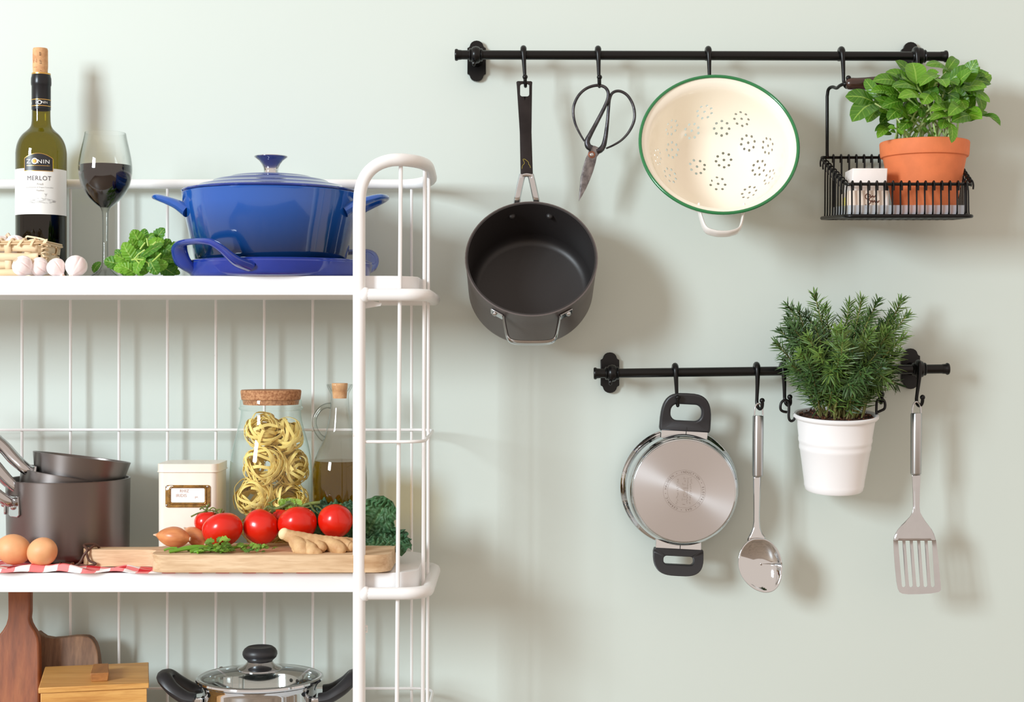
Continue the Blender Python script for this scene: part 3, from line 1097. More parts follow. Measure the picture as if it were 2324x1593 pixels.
part('top_rim', G().tube(cr(rim, 5) + cr(rimr, 5), 0.0024, 10, closed=True), M['black'], bas)
base = [(bxa(d) + (bxb(d) - bxa(d)) * (x - bx0) / (bx1 - bx0), -d, zbd(d)) for x, d in rrect(bx0, dbk, bx1, dfr, 0.012, 6)]
part('base_rim', G().tube(base, 0.0029, 10, closed=True), M['black'], bas)


def curl(top, inw):
    return [top + inw * 0.0048 + Vector((0, 0, -0.010)), top + inw * 0.0052 + Vector((0, 0, -0.003)), top + inw * 0.003 + Vector((0, 0, 0.0036)), top + inw * (-0.002) + Vector((0, 0, 0.0036)), top + inw * -0.0042]


nf = 15
for k in range(nf):
    x = bx0 + 0.014 + (bx1 - bx0 - 0.028) * k / (nf - 1)
    top = Vector((x, -dfr, zfr))
    inw = Vector((0, -1, 0))
    # each wire curls over the rim and runs down, under the base and up the back
    pts = curl(top, inw) + [Vector((x, -dfr + 0.004, zfr - 0.012)), Vector((x, -dfr + 0.0035, zbd(dfr) + 0.012)), Vector((x, -dfr + 0.006, zbd(dfr) + 0.003)), Vector((x, -dfr + 0.016, zbd(dfr) - 0.0010)), Vector((x, -0.10, zbd(.1) - 0.0018)), Vector((x, -dbk - 0.016, zbd(dbk) - 0.0030)),
                            Vector((x, -dbk - 0.006, zbd(dbk) + 0.003)), Vector((x, -dbk - 0.0035, zbd(dbk) + 0.014)), Vector((x, -dbk - 0.004, zbk - 0.012)), Vector((x, -dbk - 0.0042, zbk)), Vector((x, -dbk - 0.001, zbk + 0.0042)), Vector((x, -dbk + 0.004, zbk + 0.002)), Vector((x, -dbk + 0.0048, zbk - 0.008))]
    part('wire', G().tube(cr(pts, 3), 0.0015, 6), M['black'], bas)
for sd, xf in ((1, bxa), (-1, bxb)):
    for k in range(9):
        f = (k + 0.6) / 9.2
        d = dbk + 0.006 + (dfr - dbk - 0.012) * f
        zt = zbk - 0.003 + (zfr - zbk + 0.003) * f
        x = xf(d)
        top = Vector((x + sd * 0.0015, -d, zt))
        pts = curl(top, Vector((-sd, 0, 0))) + [Vector((x + sd * 0.004, -d, zt - 0.012)), Vector((x + sd * 0.0035, -d, zbd(d) + 0.008)), Vector((x + sd * 0.002, -d, zbd(d)))]
        part('wire', G().tube(cr(pts, 3), 0.0013, 6), M['black'], bas)
gz, gd = H + (785 - 190) * (D - 0.082) / F, 0.082
gx0, gx1 = (1920 - CX) * (D - 0.082) / F, 0.6745
for sd, xa, xg in ((1, 0.5025, gx0), (-1, 0.6935, gx1)):
    pts = [(xa, -dbk - 0.001, zbk), (xa, -dbk - 0.001, zbk + 0.05), (xa, -dbk - 0.001, H + 0.398), (xa + sd * 0.0015, -dbk - 0.004, H + 0.4085), (xa + sd * 0.006, -dbk - 0.012, H + 0.411),
           (xa + sd * 0.010, -dbk - 0.026, H + 0.407), (xg - sd * 0.007, -gd + 0.012, gz - 0.001), (xg - sd * 0.002, -gd + 0.002, gz), (xg + sd * 0.01, -gd, gz)]
    part('hanger_wire', G().tube([Vector(p) for p in pts[:2]] + cr(pts[2:], 5), 0.0027, 10), M['black'], bas)
gl_ = gx1 - gx0
gp = [(0.0, 0.0), (0.0062, 0.0003), (0.0088, 0.003), (0.0094, 0.008), (0.0092, 0.016), (0.0098, 0.028), (0.0112, 0.045), (0.0120, 0.060), (0.0122, gl_ / 2)]
gp = gp + [(r, gl_ - z) for r, z in gp[-2::-1]]
part('wooden_grip', G().lathe(gp, 28, TR((gx0, -gd, gz)) @ rot_to((1, 0, 0))), M['darkwood'], bas, label='dark brown turned wooden grip')
# translucent plastic liner
g = G()
lx0, lx1, ld0, ld1 = bx0 + 0.009, bx1 - 0.009, dbk + 0.010, dfr - 0.009
lo = rrect(lx0, ld0, lx1, ld1, 0.012, 5)
n = len(lo)
vs = [(x, -d, zbd(d) + 0.0008) for x, d in lo] + [(x, -d, zbd(d) + 0.0168) for x, d in lo]
fs = [(i, (i + 1) % n, n + (i + 1) % n, n + i) for i in range(n)] + [tuple(range(n))]
g.add(vs, fs)
solo('liner_tray', g, M['tray'], 'clear plastic tray lining the bottom of the black wire basket', 'tray', solid=0)

# wrapped butter, one on the other
fz = H + 0.2016


def butter(name, label, ang, x0, x1, dfront, dback, za, zb, m_, jit):
    t = thing(name, label, 'butter pack', ((x0 + x1) / 2, -(dfront + dback) / 2, za), 'butter packs in the wire basket')
    ol = rrect(x0, dback, x1, dfront, 0.002, 2)
    part('wrapper', G().plate(ol, [], lambda u, v, s: Vector((u + (0.002 * jit if s == 0 else 0), -v, zb if s == 0 else za))), m_, t, bevel=0.0025, seg=2)
    return t


b1 = butter('butter_pack', 'printed butter pack with brown script, lower one in the wire basket', 0, 0.5105, 0.5700, 0.160, 0.100, fz, fz + 0.0335, M['butter2'], 0)
b2 = butter('butter_pack', 'plain white wrapped butter pack lying on the printed one in the basket', 0, 0.5140, 0.5675, 0.157, 0.102, fz + 0.0338, fz + 0.0675, M['butter'], 1)
tri = [(0.570, fz + 0.001), (0.570, fz + 0.031), (0.558, fz + 0.004)]
part('folded_flap', G().plate(tri, [], lambda u, v, s: Vector((u, -0.1603 + 0.0004 * s, v))), M['butter'], b1, smooth=0)
for k, (x0, z0, pts) in enumerate([
        (0.5345, 0.0225, [(0.008, 0.004), (0.003, 0.006), (0, 0.003), (0.001, -0.001), (0.005, -0.002), (0.008, 0.001)]),
        (0.5345, 0.0225, [(0.005, 0.001), (0.007, 0.003), (0.009, 0.001), (0.011, 0.003), (0.013, 0.001), (0.0165, 0.005)]),
        (0.5345, 0.0145, [(0.003, 0.003), (0.006, 0.005), (0.008, 0.001), (0.005, -0.001), (0.003, 0.001), (0.006, -0.004), (0.003, -0.008), (0.000, -0.005), (0.001, -0.002)]),
        (0.5345, 0.0145, [(0.008, 0.001), (0.010, 0.004), (0.0115, 0.001), (0.0135, 0.004), (0.015, 0.001), (0.017, 0.0035), (0.0185, 0.001), (0.021, 0.004)])]):
    part('script', G().tube(cr([Vector((x0 + x, -0.1606, fz + z0 + z)) for x, z in pts], 5), 0.0007, 6, sec=(1, 0.3), up=(0, 0, 1)), M['brown_ink'], b1, label='brown printed script')
part('printed_panel', G().plate([(0.110, 0.006), (0.142, 0.006), (0.142, 0.026), (0.110, 0.026)], [], lambda u, v, s: Vector((0.5103 + 0.0002 * s, -u, fz + v))), M['yellow_print'], b1, smooth=0, label='yellow printed panel on the end')

# ------------------------------------------------------------------ basil in a clay pot
bc, bd = 2098, 0.101
zb0 = H + 0.2034
bp = P(bc, 323, bd)
cz = bp.z
pot = thing('basil_plant', 'bushy green basil in a terracotta pot standing in the wire basket', 'potted herb', (bp.x, -bd, zb0))
zz = lambda y: H - (y - CY) * (D - bd) / F
s_ = (D - bd) / F
prof = [(0, zb0), (0.0445, zb0), (0.0462, zb0 + 0.002), (92 * s_ * 0.995, zz(362)), (92.5 * s_, zz(359)), (97 * s_, zz(357)), (98.5 * s_, zz(352)), (100 * s_, zz(327)), (99 * s_, zz(323.5)), (97 * s_, zz(322.5)), (94 * s_, zz(324)), (91 * s_, zz(340)), (88 * s_, zz(362)), (0, zz(362))]
part('clay_pot', G().lathe([(r, z) for r, z in prof], 64, TR((bp.x, -bd, 0))), M['terracotta'], pot)
part('soil', G().lathe([(0, zz(331)), (0.03, zz(331.5)), (0.062, zz(333)), (0.062, zz(336)), (0, zz(336))], 32, TR((bp.x, -bd, 0)), rf=lambda a, z: 1 + 0.03 * math.sin(a * 5)), M['soil'], pot)


def leaf(base, tip, width, nrm, cup=0.25, curl=0.12, serr=0, teeth=7, nx=9, ny=4, pw=(0.55, 0.75), bul=0.0, fold=0.0):
    base, tip, nrm = Vector(base), Vector(tip), Vector(nrm)
    ax = tip - base
    Ln = ax.length
    ax.normalize()
    sd = ax.cross(nrm)
    if sd.length < 1e-4:
        sd = ax.orthogonal()
    sd.normalize()
    up = sd.cross(ax).normalized()
    pk = pw[0] / (pw[0] + pw[1])
    mx = pk ** pw[0] * (1 - pk) ** pw[1]
    vs, fs, uv = [], [], []
    for i in range(nx + 1):
        t = i / nx
        w = (t ** pw[0]) * ((1 - t) ** pw[1]) / mx if 0 < t < 1 else (0.05 if t == 0 else 0.0)
        c = base + ax * (Ln * t) + up * (curl * Ln * (1 - (2 * t - 1) ** 2))
        for j in range(-ny, ny + 1):
            q = j / ny
            ww = w * (1 + (serr * math.sin(t * teeth * 2 * PI) if abs(j) == ny else 0))
            h = cup * width * 0.5 * (q * q) * w - fold * abs(q) * w * width * 0.5
            bl = bul * Ln * math.sin(t * 5 * PI) * (1 - abs(q)) * abs(q) * 4 * w
            vs.append(c + sd * (q * ww * width * 0.5) + up * (h + bl))
            uv.append((t, 0.5 + q * 0.5))
    m_ = 2 * ny + 1
    for i in range(nx):
        for j in range(m_ - 1):
            fs.append((i * m_ + j, (i + 1) * m_ + j, (i + 1) * m_ + j + 1, i * m_ + j + 1))
    return G().add(vs, fs, uv)


rnd = random.Random(11)
z6 = lambda x, y, d: P(1820 + x / 3.39, 60 + y / 3.39, d)
# the leaves that stand out, each by its base and tip
bl = [((556, 590, .15), (332, 540, .165), 135, (-.2, -1, .5)), ((556, 598, .15), (385, 735, .185), 150, (-.3, -1, .5)), ((612, 560, .13), (484, 405, .10), 75, (-.6, -.8, .3)),
      ((882, 445, .15), (850, 278, .13), 138, (0, -1, .25)), ((700, 470, .13), (735, 348, .11), 85, (-.4, -.9, .3)), ((1130, 345, .11), (952, 300, .13), 105, (0, -.7, .8)),
      ((1110, 345, .10), (1185, 245, .08), 80, (.3, -.8, .6)), ((1195, 320, .11), (1333, 480, .11), 100, (.5, -.7, .6)), ((1050, 375, .14), (905, 462, .17), 85, (-.2, -.8, .6)),
      ((895, 492, .16), (690, 465, .19), 100, (0, -.7, .7)), ((925, 555, .17), (738, 552, .20), 95, (0, -.8, .6)), ((745, 560, .15), (640, 520, .17), 95, (-.2, -.9, .4)),
      ((1030, 430, .15), (1110, 470, .19), 100, (.1, -1, .4)), ((1090, 440, .14), (1200, 455, .17), 110, (.2, -.9, .5)), ((1262, 485, .12), (1447, 585, .14), 98, (.2, -.7, .7)),
      ((1330, 520, .10), (1385, 660, .11), 85, (.4, -.9, .2)), ((1372, 695, .12), (1527, 766, .14), 72, (.1, -.6, .8)), ((1270, 640, .13), (1352, 660, .15), 70, (.2, -.9, .4)),
      ((1115, 640, .16), (985, 655, .19), 85, (-.1, -.9, .5)), ((1215, 620, .16), (1125, 690, .19), 95, (0, -1, .4)), ((1300, 690, .15), (1150, 735, .18), 90, (.1, -.9, .5)),
      ((1110, 670, .17), (985, 722, .20), 70, (0, -.9, .5)), ((760, 630, .16), (660, 720, .185), 85, (-.3, -.9, .2)), ((835, 725, .15), (750, 800, .17), 75, (-.1, -1, .2)),
      ((660, 780, .13), (580, 860, .15), 70, (-.2, -.9, .4)), ((1140, 740, .175), (1150, 898, .192), 66, (.3, -1, .1)), ((1100, 715, .17), (1075, 790, .185), 70, (-.2, -1, .3)),
      ((640, 520, .12), (580, 470, .11), 60, (-.2, -.7, .7)), ((980, 520, .17), (930, 600, .19), 95, (-.2, -1, .2)), ((1010, 500, .16), (1045, 600, .185), 70, (.3, -1, .2)),
      ((1180, 540, .13), (1260, 640, .15), 100, (.3, -.9, .3)), ((1100, 520, .13), (1050, 480, .15), 75, (0, -.9, .5)), ((1195, 460, .11), (1290, 560, .12), 95, (.3, -.9, .4)),
      ((640, 560, .13), (545, 660, .14), 80, (-.4, -.8, .3)), ((590, 640, .13), (500, 740, .14), 90, (-.4, -.8, .2)), ((700, 660, .12), (600, 750, .13), 80, (-.3, -.9, .2)), ((870, 610, .13), (800, 680, .15), 80, (-.1, -1, .2)),
      ((900, 640, .14), (915, 700, .17), 60, (.2, -1, .3)), ((1140, 330, .08), (1100, 400, .10), 80, (0, -.9, .4)), ((660, 750, .12), (560, 810, .13), 40, (-.3, -.8, .5)), ((800, 430, .09), (740, 400, .10), 70, (0, -.9, .5))]
lfn = 0
for b_, t_, w_, nr in bl:
    A, B = z6(*b_), z6(*t_)
    part('leaf', leaf(A, B, 1.2 * w_ / 3.39 * (D - .15) / F, nr, pw=(.5, .6), cup=rnd.uniform(0.1, 0.3), curl=rnd.uniform(0.10, 0.2), bul=0.03, fold=rnd.uniform(-0.15, 0.3)), M['basil'], pot)
stemtop = [(620, 600, .13), (560, 592, .15), (700, 480, .13), (880, 450, .14), (1000, 520, .15), (1110, 350, .10), (1050, 380, .14), (1190, 470, .12), (1265, 490, .12), (1372, 690, .12), (1120, 640, .16), (1215, 620, .15), (840, 720, .14), (760, 640, .15), (920, 560, .16), (1330, 525, .11), (1140, 740, .16), (1200, 320, .1), (660, 780, .13)]
for i in range(16):
    stemtop.append((rnd.uniform(690, 1250), rnd.uniform(470, 680), rnd.uniform(.06, .16)))
for (x, y, d) in stemtop:
    tp = z6(x, y, d)
    a = rnd.uniform(0, 2 * PI)
    r = 0.052 * math.sqrt(rnd.random())
    bs = Vector((bp.x + r * math.cos(a) + (tp.x - bp.x) * 0.15, -bd + r * math.sin(a) * 0.9, zz(331)))
    mid = (bs + tp) / 2 + Vector(((bs.x - tp.x) * 0.12, 0, 0.008))
    part('stem', G().tube(cr([bs, mid, tp], 5), [0.0017, 0.0013], 6), M['basil_stem'], pot)
for i in range(96):
    x, y, d = rnd.uniform(660, 1290), rnd.uniform(400, 760), rnd.uniform(.05, .15)
    if y > 640 and rnd.random() < 0.35:
        y -= 150
    c = z6(x, y, d)
    out = Vector((c.x - bp.x, -0.02, 0.02)).normalized()
    dr = (out + Vector((rnd.gauss(0, .6), rnd.gauss(-.2, .5), rnd.gauss(-.1, .5)))).normalized()
    Ln = rnd.uniform(0.026, 0.048)
    part('leaf', leaf(c, c + dr * Ln, Ln * rnd.uniform(.58, .74), (rnd.gauss(0, .4), -.8, .6), cup=.2, curl=.12, bul=.03, fold=rnd.uniform(-.1, .3), nx=7, ny=3), M['basil'], pot)
for i in range(30):
    x, y, d = rnd.uniform(640, 1150), rnd.uniform(700, 880), rnd.uniform(.12, .17)
    c = z6(x, y, d)
    dr = Vector((rnd.gauss(0, 1), rnd.gauss(-.3, .4), rnd.gauss(.2, .6))).normalized()
    Ln = rnd.uniform(0.008, 0.015)
    part('leaf', leaf(c, c + dr * Ln, Ln * .6, (rnd.gauss(0, .4), -.8, .5), nx=5, ny=2), M['basil'], pot)
# ------------------------------------------------------------------ steel pan hanging with its base to the room
pd = 0.022            # rim depth
pc = P(1541, 1104, pd)
spn = thing('steel_pan', 'shallow steel pan hanging base outward from the lower rail by a black handle', 'pan', local=True)
Rr, Rb, Hd = 0.0925, 0.0785, 0.078
# local axes: z out of the wall, y up
# the shift of base against rim in the photograph is its depth; keep the pan square to the wall
prof = [(Rr + 0.0012, 0.0008), (Rr + 0.002, -0.001), (Rr + 0.0022, 0.002), (Rr + 0.0012, 0.0035), (Rr - 0.003, 0.006), (Rr - 0.0035, 0.012), (Rr - 0.005, 0.035), (Rr - 0.0055, 0.060), (Rr - 0.007, 0.067), (Rr - 0.0095, 0.071), (Rr - 0.0108, 0.0722), (Rr - 0.0112, 0.076), (Rr - 0.0125, Hd - 0.0003), (Rr - 0.0136, Hd)]
part('body', G().lathe([(Rr - 0.006, 0.012), (Rr - 0.002, 0.0015)] + prof + [(0.02, Hd)], 96), M['chrome'], spn)
part('inside_base', G().lathe([(0, 0.070), (Rr - 0.012, 0.070)], 48), M['steel'], spn)
disc = part('base_disc', G().lathe([(0, Hd + 0.0012), (Rr - 0.0140, Hd + 0.0012), (Rr - 0.0134, Hd + 0.0004), (Rr - 0.0136, Hd - 0.001)], 96), M['brushed'], spn, label='brushed steel base with stamped lettering')
zt = Hd + 0.00135
ring = 'INDUCTION \u2022 ELECTRIC \u2022 GAS \u2022 CERAMIC \u2022 HALOGEN \u2022 '
ra = 0.0293
M['stamp'] = mat('stamped_steel', (118, 104, 96), 0.45, 0.8)
M['stamp_soft'] = mat('stamped_steel_soft', (150, 138, 130), 0.4, 0.9)
gt = G()
for k, chx in enumerate(ring):
    if chx == ' ':
        continue
    a = math.radians(102) - 2 * PI * k / len(ring)
    ca, sa = math.cos(a), math.sin(a)
    t_ = text_g(chx, 0.0046, lambda u, v: Vector(((ra + v) * ca + u * sa, (ra + v) * sa - u * ca, zt)))
    gt.add(t_.v, t_.f)
part('stamped_lettering', gt, M['stamp'], spn, smooth=0)
gt = G()
for r_ in (0.0262, 0.0326):
    gt.add([Vector((rr * math.cos(2 * PI * k / 96), rr * math.sin(2 * PI * k / 96), zt)) for k in range(96) for rr in (r_ - 0.00012, r_ + 0.00012)], [(2 * k, 2 * k + 1, 2 * ((k + 1) % 96) + 1, 2 * ((k + 1) % 96)) for k in range(96)])
# worn, unreadable stamps beside the middle, written upward
rs = random.Random(4)
for cx_, y0, y1, sz in ((-0.011, -0.021, 0.019, 0.0030), (-0.001, 0.004, 0.021, 0.0052), (-0.001, -0.021, -0.005, 0.0052), (0.0045, -0.019, 0.021, 0.0014), (0.009, -0.020, 0.021, 0.0028)):
    y = y0
    while y < y1:
        hgt = sz * rs.uniform(.5, .8)
        for q in range(2):
            xx, yy = cx_ + rs.uniform(-.5, .3) * sz, y + rs.uniform(0, .5) * hgt
            if rs.random() < .5:
                gt.add([Vector((xx, yy, zt)), Vector((xx + sz * .8, yy, zt)), Vector((xx + sz * .8, yy + .0003, zt)), Vector((xx, yy + .0003, zt))], [(0, 1, 2, 3)])
            else:
                gt.add([Vector((xx, yy, zt)), Vector((xx + .0003, yy, zt)), Vector((xx + .0003, yy + hgt, zt)), Vector((xx, yy + hgt, zt))], [(0, 1, 2, 3)])
        y += hgt * 1.5
part('stamped_marks', gt, M['stamp_soft'], spn, smooth=0)


def loop_handle(parent, cy, sg, w, h, hw_, hh, hcy, dz, blk, stl, shift=0.0, lean=0.25):
    """Flat black loop handle: outer width w and height h, hole hw_ by hh, in the plane of the pan's rim."""
    y0 = cy
    ol = []
    for k in range(0, 25):
        a = PI * k / 24
        c_, s_2 = math.cos(a), math.sin(a)
        ex = 0.62
        ol.append((shift + w / 2 * math.copysign(abs(c_) ** ex, c_), sg * (abs(s_2) ** ex) * h + y0))
    ol += [(shift - w / 2 * 0.97, y0 - sg * 0.006), (shift + w / 2 * 0.97, y0 - sg * 0.006)]
    if sg < 0:
        ol = ol[::-1]
    hl = [(shift + x, y0 + sg * hcy + y) for x, y in rrect(-hw_ / 2, -hh / 2, hw_ / 2, hh / 2, hh * 0.42, 5)]
    fn = lambda u, v, s: Vector((u, v, dz + lean * abs(v - y0) + (0.0075 if s == 0 else -0.0075)))
    part('loop_handle', G().plate(ol, [hl], fn), blk, parent, bevel=0.0035, seg=3)
    pl = [(shift - w * 0.46, y0 + sg * 0.004), (shift - w * 0.46, y0 - sg * 0.020), (shift - w * 0.30, y0 - sg * 0.026), (shift + w * 0.44, y0 - sg * 0.020), (shift + w * 0.46, y0 + sg * 0.004)]
    part('handle_plate', G().plate(pl, [], lambda u, v, s: Vector((u, v, dz + 0.006 - 0.05 * abs(u - shift) + (0.0035 if s == 0 else -0.010)))), stl, parent, bevel=0.001)
    part('seam', G().box((shift + 0.002, y0 - sg * 0.008, dz + 0.0098), (0.0008, 0.020, 0.0005)), M['dark'], parent)


px_ = (D - 0.06) / F
loop_handle(spn, (1104 - 968) * px_ + 0.001, 1, 116 * px_, 80 * px_, 70 * px_, 37 * px_, 36 * px_, 0.036, M['black_plastic'], M['chrome'], lean=0.22)
loop_handle(spn, -(1252 - 1104) * px_ + 0.0025, -1, 114 * px_, 50 * px_, 68 * px_, 18 * px_, 17 * px_, 0.036, M['black_plastic'], M['chrome'], lean=0.5)
spn.matrix_world = TR(pc) @ Matrix.Rotation(math.radians(3.0), 4, 'Y') @ Matrix.Rotation(PI / 2, 4, 'X')

# ------------------------------------------------------------------ serving spoon
sd_ = 0.0795
spo = thing('serving_spoon', 'polished steel serving spoon hanging from the lower rail beside the pan', 'spoon', P(1725, 1345, sd_))
s7 = lambda x, y, d=sd_: P(1320 + x / 2.654, 780 + y / 2.654, d)


def utensil_top(t, f, x0, x1, y0, y1, xt0, xt1, yt):
    """Wire hanging loop and round steel grip; f maps zoom pixels to points."""
    xm = (x0 + x1) / 2
    lp = [f(xt0, y0 + 20), f(xt0 + 1, yt + 42), f(xt0 + 8, yt + 14), f((xt0 + xt1) / 2, yt), f(xt1 - 8, yt + 14), f(xt1 - 1, yt + 42), f(xt1, y0 + 20)]
    part('hanging_loop', G().tube(cr(lp, 5), 0.0014, 8), M['steel'], t)
    a, b = f(xm, y0), f(xm - 3, y1)
    r0 = (f(x1, y0) - f(x0, y0)).length / 2
    ln = (b - a).length
    part('grip', G().lathe([(0, 0), (r0 * 0.9, 0), (r0, 0.0015), (r0 * 1.0, ln * 0.3), (r0 * 0.97, ln - 0.0025), (r0 * 0.9, ln - 0.0006), (r0 * 0.8, ln), (0, ln)], 28, TR(a) @ rot_to(b - a)), M['satin'], t)


utensil_top(spo, s7, 1030, 1097, 432, 800, 1041, 1091, 360)
# neck: flat bar narrowing then spreading into the bowl
nk = [(1056, 796, 24, .0795), (1056, 850, 23, .0800), (1055, 930, 21, .0805), (1054, 1010, 19, .081), (1054, 1070, 19, .0815), (1053, 1110, 24, .082), (1053, 1140, 36, .0825), (1054, 1165, 52, .083), (1055, 1190, 58, .0825)]
sc7 = (D - sd_) / F / 2.654
g = G()


def nfn(u, v):
    i = u * (len(nk) - 1)
    k = min(int(i), len(nk) - 2)
    f_ = i - k
    x, y, w, d = [nk[k][q] * (1 - f_) + nk[k + 1][q] * f_ for q in range(4)]
    q = (v - 0.5) * 2
    return s7(x + q * w, y, d - 0.0025 * q * q)


part('neck', G().grid(nfn, 32, 6), M['chrome'], spo, solid=0.0016)


def bowl_fn(u, v):
    """Oval bowl: u around, v from the rim inward."""
    a = 2 * PI * u
    ca, sa = math.cos(a), math.sin(a)
    # egg outline, point leaning down and right
    x = 1076 + 134 * ca + (26 if sa > 0 else 0) * sa * sa * 1.0
    y = 1330 + (170 if sa > 0 else 162) * sa
    if sa < -0.86:
        y = max(y, 1172)
    x += 0.10 * (y - 1330) * 0.6
    cx_, cy_ = 1080, 1325
    k = 1 - v
    px, py = cx_ + (x - cx_) * k, cy_ + (y - cy_) * k
    dep = 0.0155 * (1 - k ** 2.4)
    tilt = 0.006 * (py - 1180) / 320
    return s7(px, py, 0.0835 + tilt - dep)


part('bowl', G().grid(bowl_fn, 64, 14), M['chrome'], spo, solid=0.0014)

# ------------------------------------------------------------------ slotted spatula
spa = thing('slotted_spatula', 'steel slotted spatula hanging at the end of the lower rail', 'spatula', P(2080, 1347, sd_))
s8 = lambda x, y, d=sd_: P(1980 + x / 2.57, 760 + y / 2.57, d)
utensil_top(spa, s8, 223, 289, 456, 814, 233, 283, 390)
nk2 = [(256, 812, 24, .0795), (257, 860, 22, .0800), (257, 930, 19, .081), (257, 1000, 18, .082), (257, 1035, 22, .0825), (256, 1060, 36, .083), (252, 1085, 56, .0835), (249, 1110, 78, .084), (248, 1135, 98, .0845), (247, 1160, 112, .085), (246, 1185, 121, .0852), (247, 1200, 124, .085)]


def nfn2(u, v):
    i = u * (len(nk2) - 1)
    k = min(int(i), len(nk2) - 2)
    f_ = i - k
    x, y, w, d = [nk2[k][q] * (1 - f_) + nk2[k + 1][q] * f_ for q in range(4)]
    q = (v - 0.5) * 2
    return s8(x + q * w, y, d - 0.0030 * q * q * (1 if w < 60 else 60 / w) + 0.002 * (abs(q) ** 6))


part('neck', G().grid(nfn2, 44, 8), M['steel'], spa, solid=0.0015)
ol = [(122, 1196), (371, 1196), (378, 1250), (386, 1320), (394, 1410), (400, 1470), (399, 1490), (385, 1500), (340, 1508), (270, 1512), (210, 1513), (175, 1509), (158, 1500), (148, 1480), (140, 1440), (131, 1350), (125, 1270)]
slots = []
for k in range(5):
    x0 = 162 + k * 43.2
    sl = []
    for (cx_, cy_, a0) in ((x0, 1203, 180), (x0 + 20 - k * 0.6, 1459, 0)):
        for q in range(9):
            a = math.radians(a0 + 180 * q / 8)
            sl.append((cx_ + 12.5 * math.cos(a) * (0.85 if a0 == 0 else 1), cy_ + 12.5 * math.sin(a)))
    slots.append(sl)
ext = [(x, y) for y in range(1210, 1500, 24) for x in (140, 184, 226, 270, 313, 356, 380) if x < 372 + (y - 1196) * 0.08 and x > 128 + (y - 1196) * 0.1 and not any(abs(x - (162 + k * 43.2 + (y - 1203) * 0.077)) < 16 for k in range(5))]


def blfn(u, v, s):
    t = (v - 1196) / 315.0
    return s8(u, v, 0.0848 - 0.006 * t + 0.016 * t * t) + Vector((0, 0.0013 * s, 0))


part('slotted_blade', G().plate(ol, slots, blfn, ext), M['steel'], spa, smooth=30)

# ------------------------------------------------------------------ rosemary in a white planter
rd = 0.082
rc = P(1897, 942, rd)
rs_ = (D - rd) / F
ros = thing('rosemary_plant', 'bushy rosemary in a white metal planter hung from the lower rail', 'potted herb', (rc.x, -rd, P(1897, 1116, rd).z))
zy = lambda y: H - (y - CY) * rs_
TILT = TR((rc.x, -rd, rc.z)) @ Matrix.Rotation(math.radians(7.5), 4, 'X') @ TR((-rc.x, rd, -rc.z))   # the planter hangs tipped towards the room
prof = [(0, zy(1115)), (63 * rs_, zy(1115)), (65 * rs_, zy(1113)), (66 * rs_, zy(1108)), (67.5 * rs_, zy(1104)), (67.6 * rs_, zy(1100)), (68 * rs_, zy(1095)),
        (79 * rs_, zy(1022)), (80.5 * rs_, zy(1019)), (81 * rs_, zy(1013)), (80.6 * rs_, zy(1009)), (81.5 * rs_, zy(1004)), (82.8 * rs_, zy(1001)), (83.2 * rs_, zy(996)), (82.6 * rs_, zy(992)),
        (87 * rs_, zy(958)), (88 * rs_, zy(951)), (93 * rs_, zy(949)), (96 * rs_, zy(945)), (96 * rs_, zy(941)), (93 * rs_, zy(938.5)), (89 * rs_, zy(940)), (86 * rs_, zy(950)), (80 * rs_, zy(990)), (0, zy(992))]
part('planter', G().lathe(prof, 72, TILT @ TR((rc.x, -rd, 0))), M['pot_white'], ros)


def soil_fn(u, v):
    a, r = 2 * PI * u, 87 * rs_ * v
    x, y = r * math.cos(a), r * math.sin(a)
    return Vector((rc.x + x, -rd + y, zy(944) + 0.006 * noise.noise(Vector((x * 60, y * 60, 1))) + 0.003 * noise.noise(Vector((x * 160, y * 160, 4))) - 0.003 * v))


part('soil', G().grid(soil_fn, 48, 16).xf(TILT), M['soil'], ros)
rn = random.Random(5)
gp_ = G()
for i in range(150):
    a, r = rn.uniform(0, 2 * PI), 84 * rs_ * math.sqrt(rn.random())
    x, y = r * math.cos(a), r * math.sin(a)
    k = rn.uniform(0.0007, 0.0019)
    gp_.ball((rc.x + x, -rd + y, zy(944) + 0.006 * noise.noise(Vector((x * 60, y * 60, 1))) + 0.0006), (k, k * rn.uniform(.5, 1), k * .8), 6, 4)
part('soil_crumbs', gp_.xf(TILT), M['peat'], ros, kind='stuff')


def s_link(name, label, pts, d):
    g_ = G().tube(cr([P(x, y, dd if dd else d) for x, y, dd in pts], 5), 0.0021, 10)
    return solo(name, g_, M['black'], label, 'hook', 'wire links of the white planter')


h8 = lambda x, y, dd=0: (1740 + x / 8.3, 800 + y / 8.3, dd)
s_link('planter_link', 'small black bent wire link holding the left rim of the white planter',
       [h8(385, 1122), h8(320, 1112), h8(272, 1085), h8(258, 1030), h8(268, 965), h8(300, 915), h8(345, 895), h8(390, 905), h8(415, 945), h8(420, 1020), h8(418, 1110), h8(416, 1200), h8(428, 1262), h8(465, 1290), h8(510, 1270), h8(530, 1225, 0.085)], 0.0845)
s_link('planter_link', 'small black bent wire link holding the right rim of the white planter',
       [h8(2085, 1125), h8(2165, 1090), h8(2215, 1060), h8(2232, 1000), h8(2222, 930), h8(2190, 885), h8(2145, 868), h8(2095, 890), h8(2075, 940), h8(2068, 1030), h8(2066, 1100), h8(2072, 1150), h8(2085, 1205, 0.086), h8(2060, 1250, 0.0865), h8(2030, 1230, 0.0865)], 0.0855)


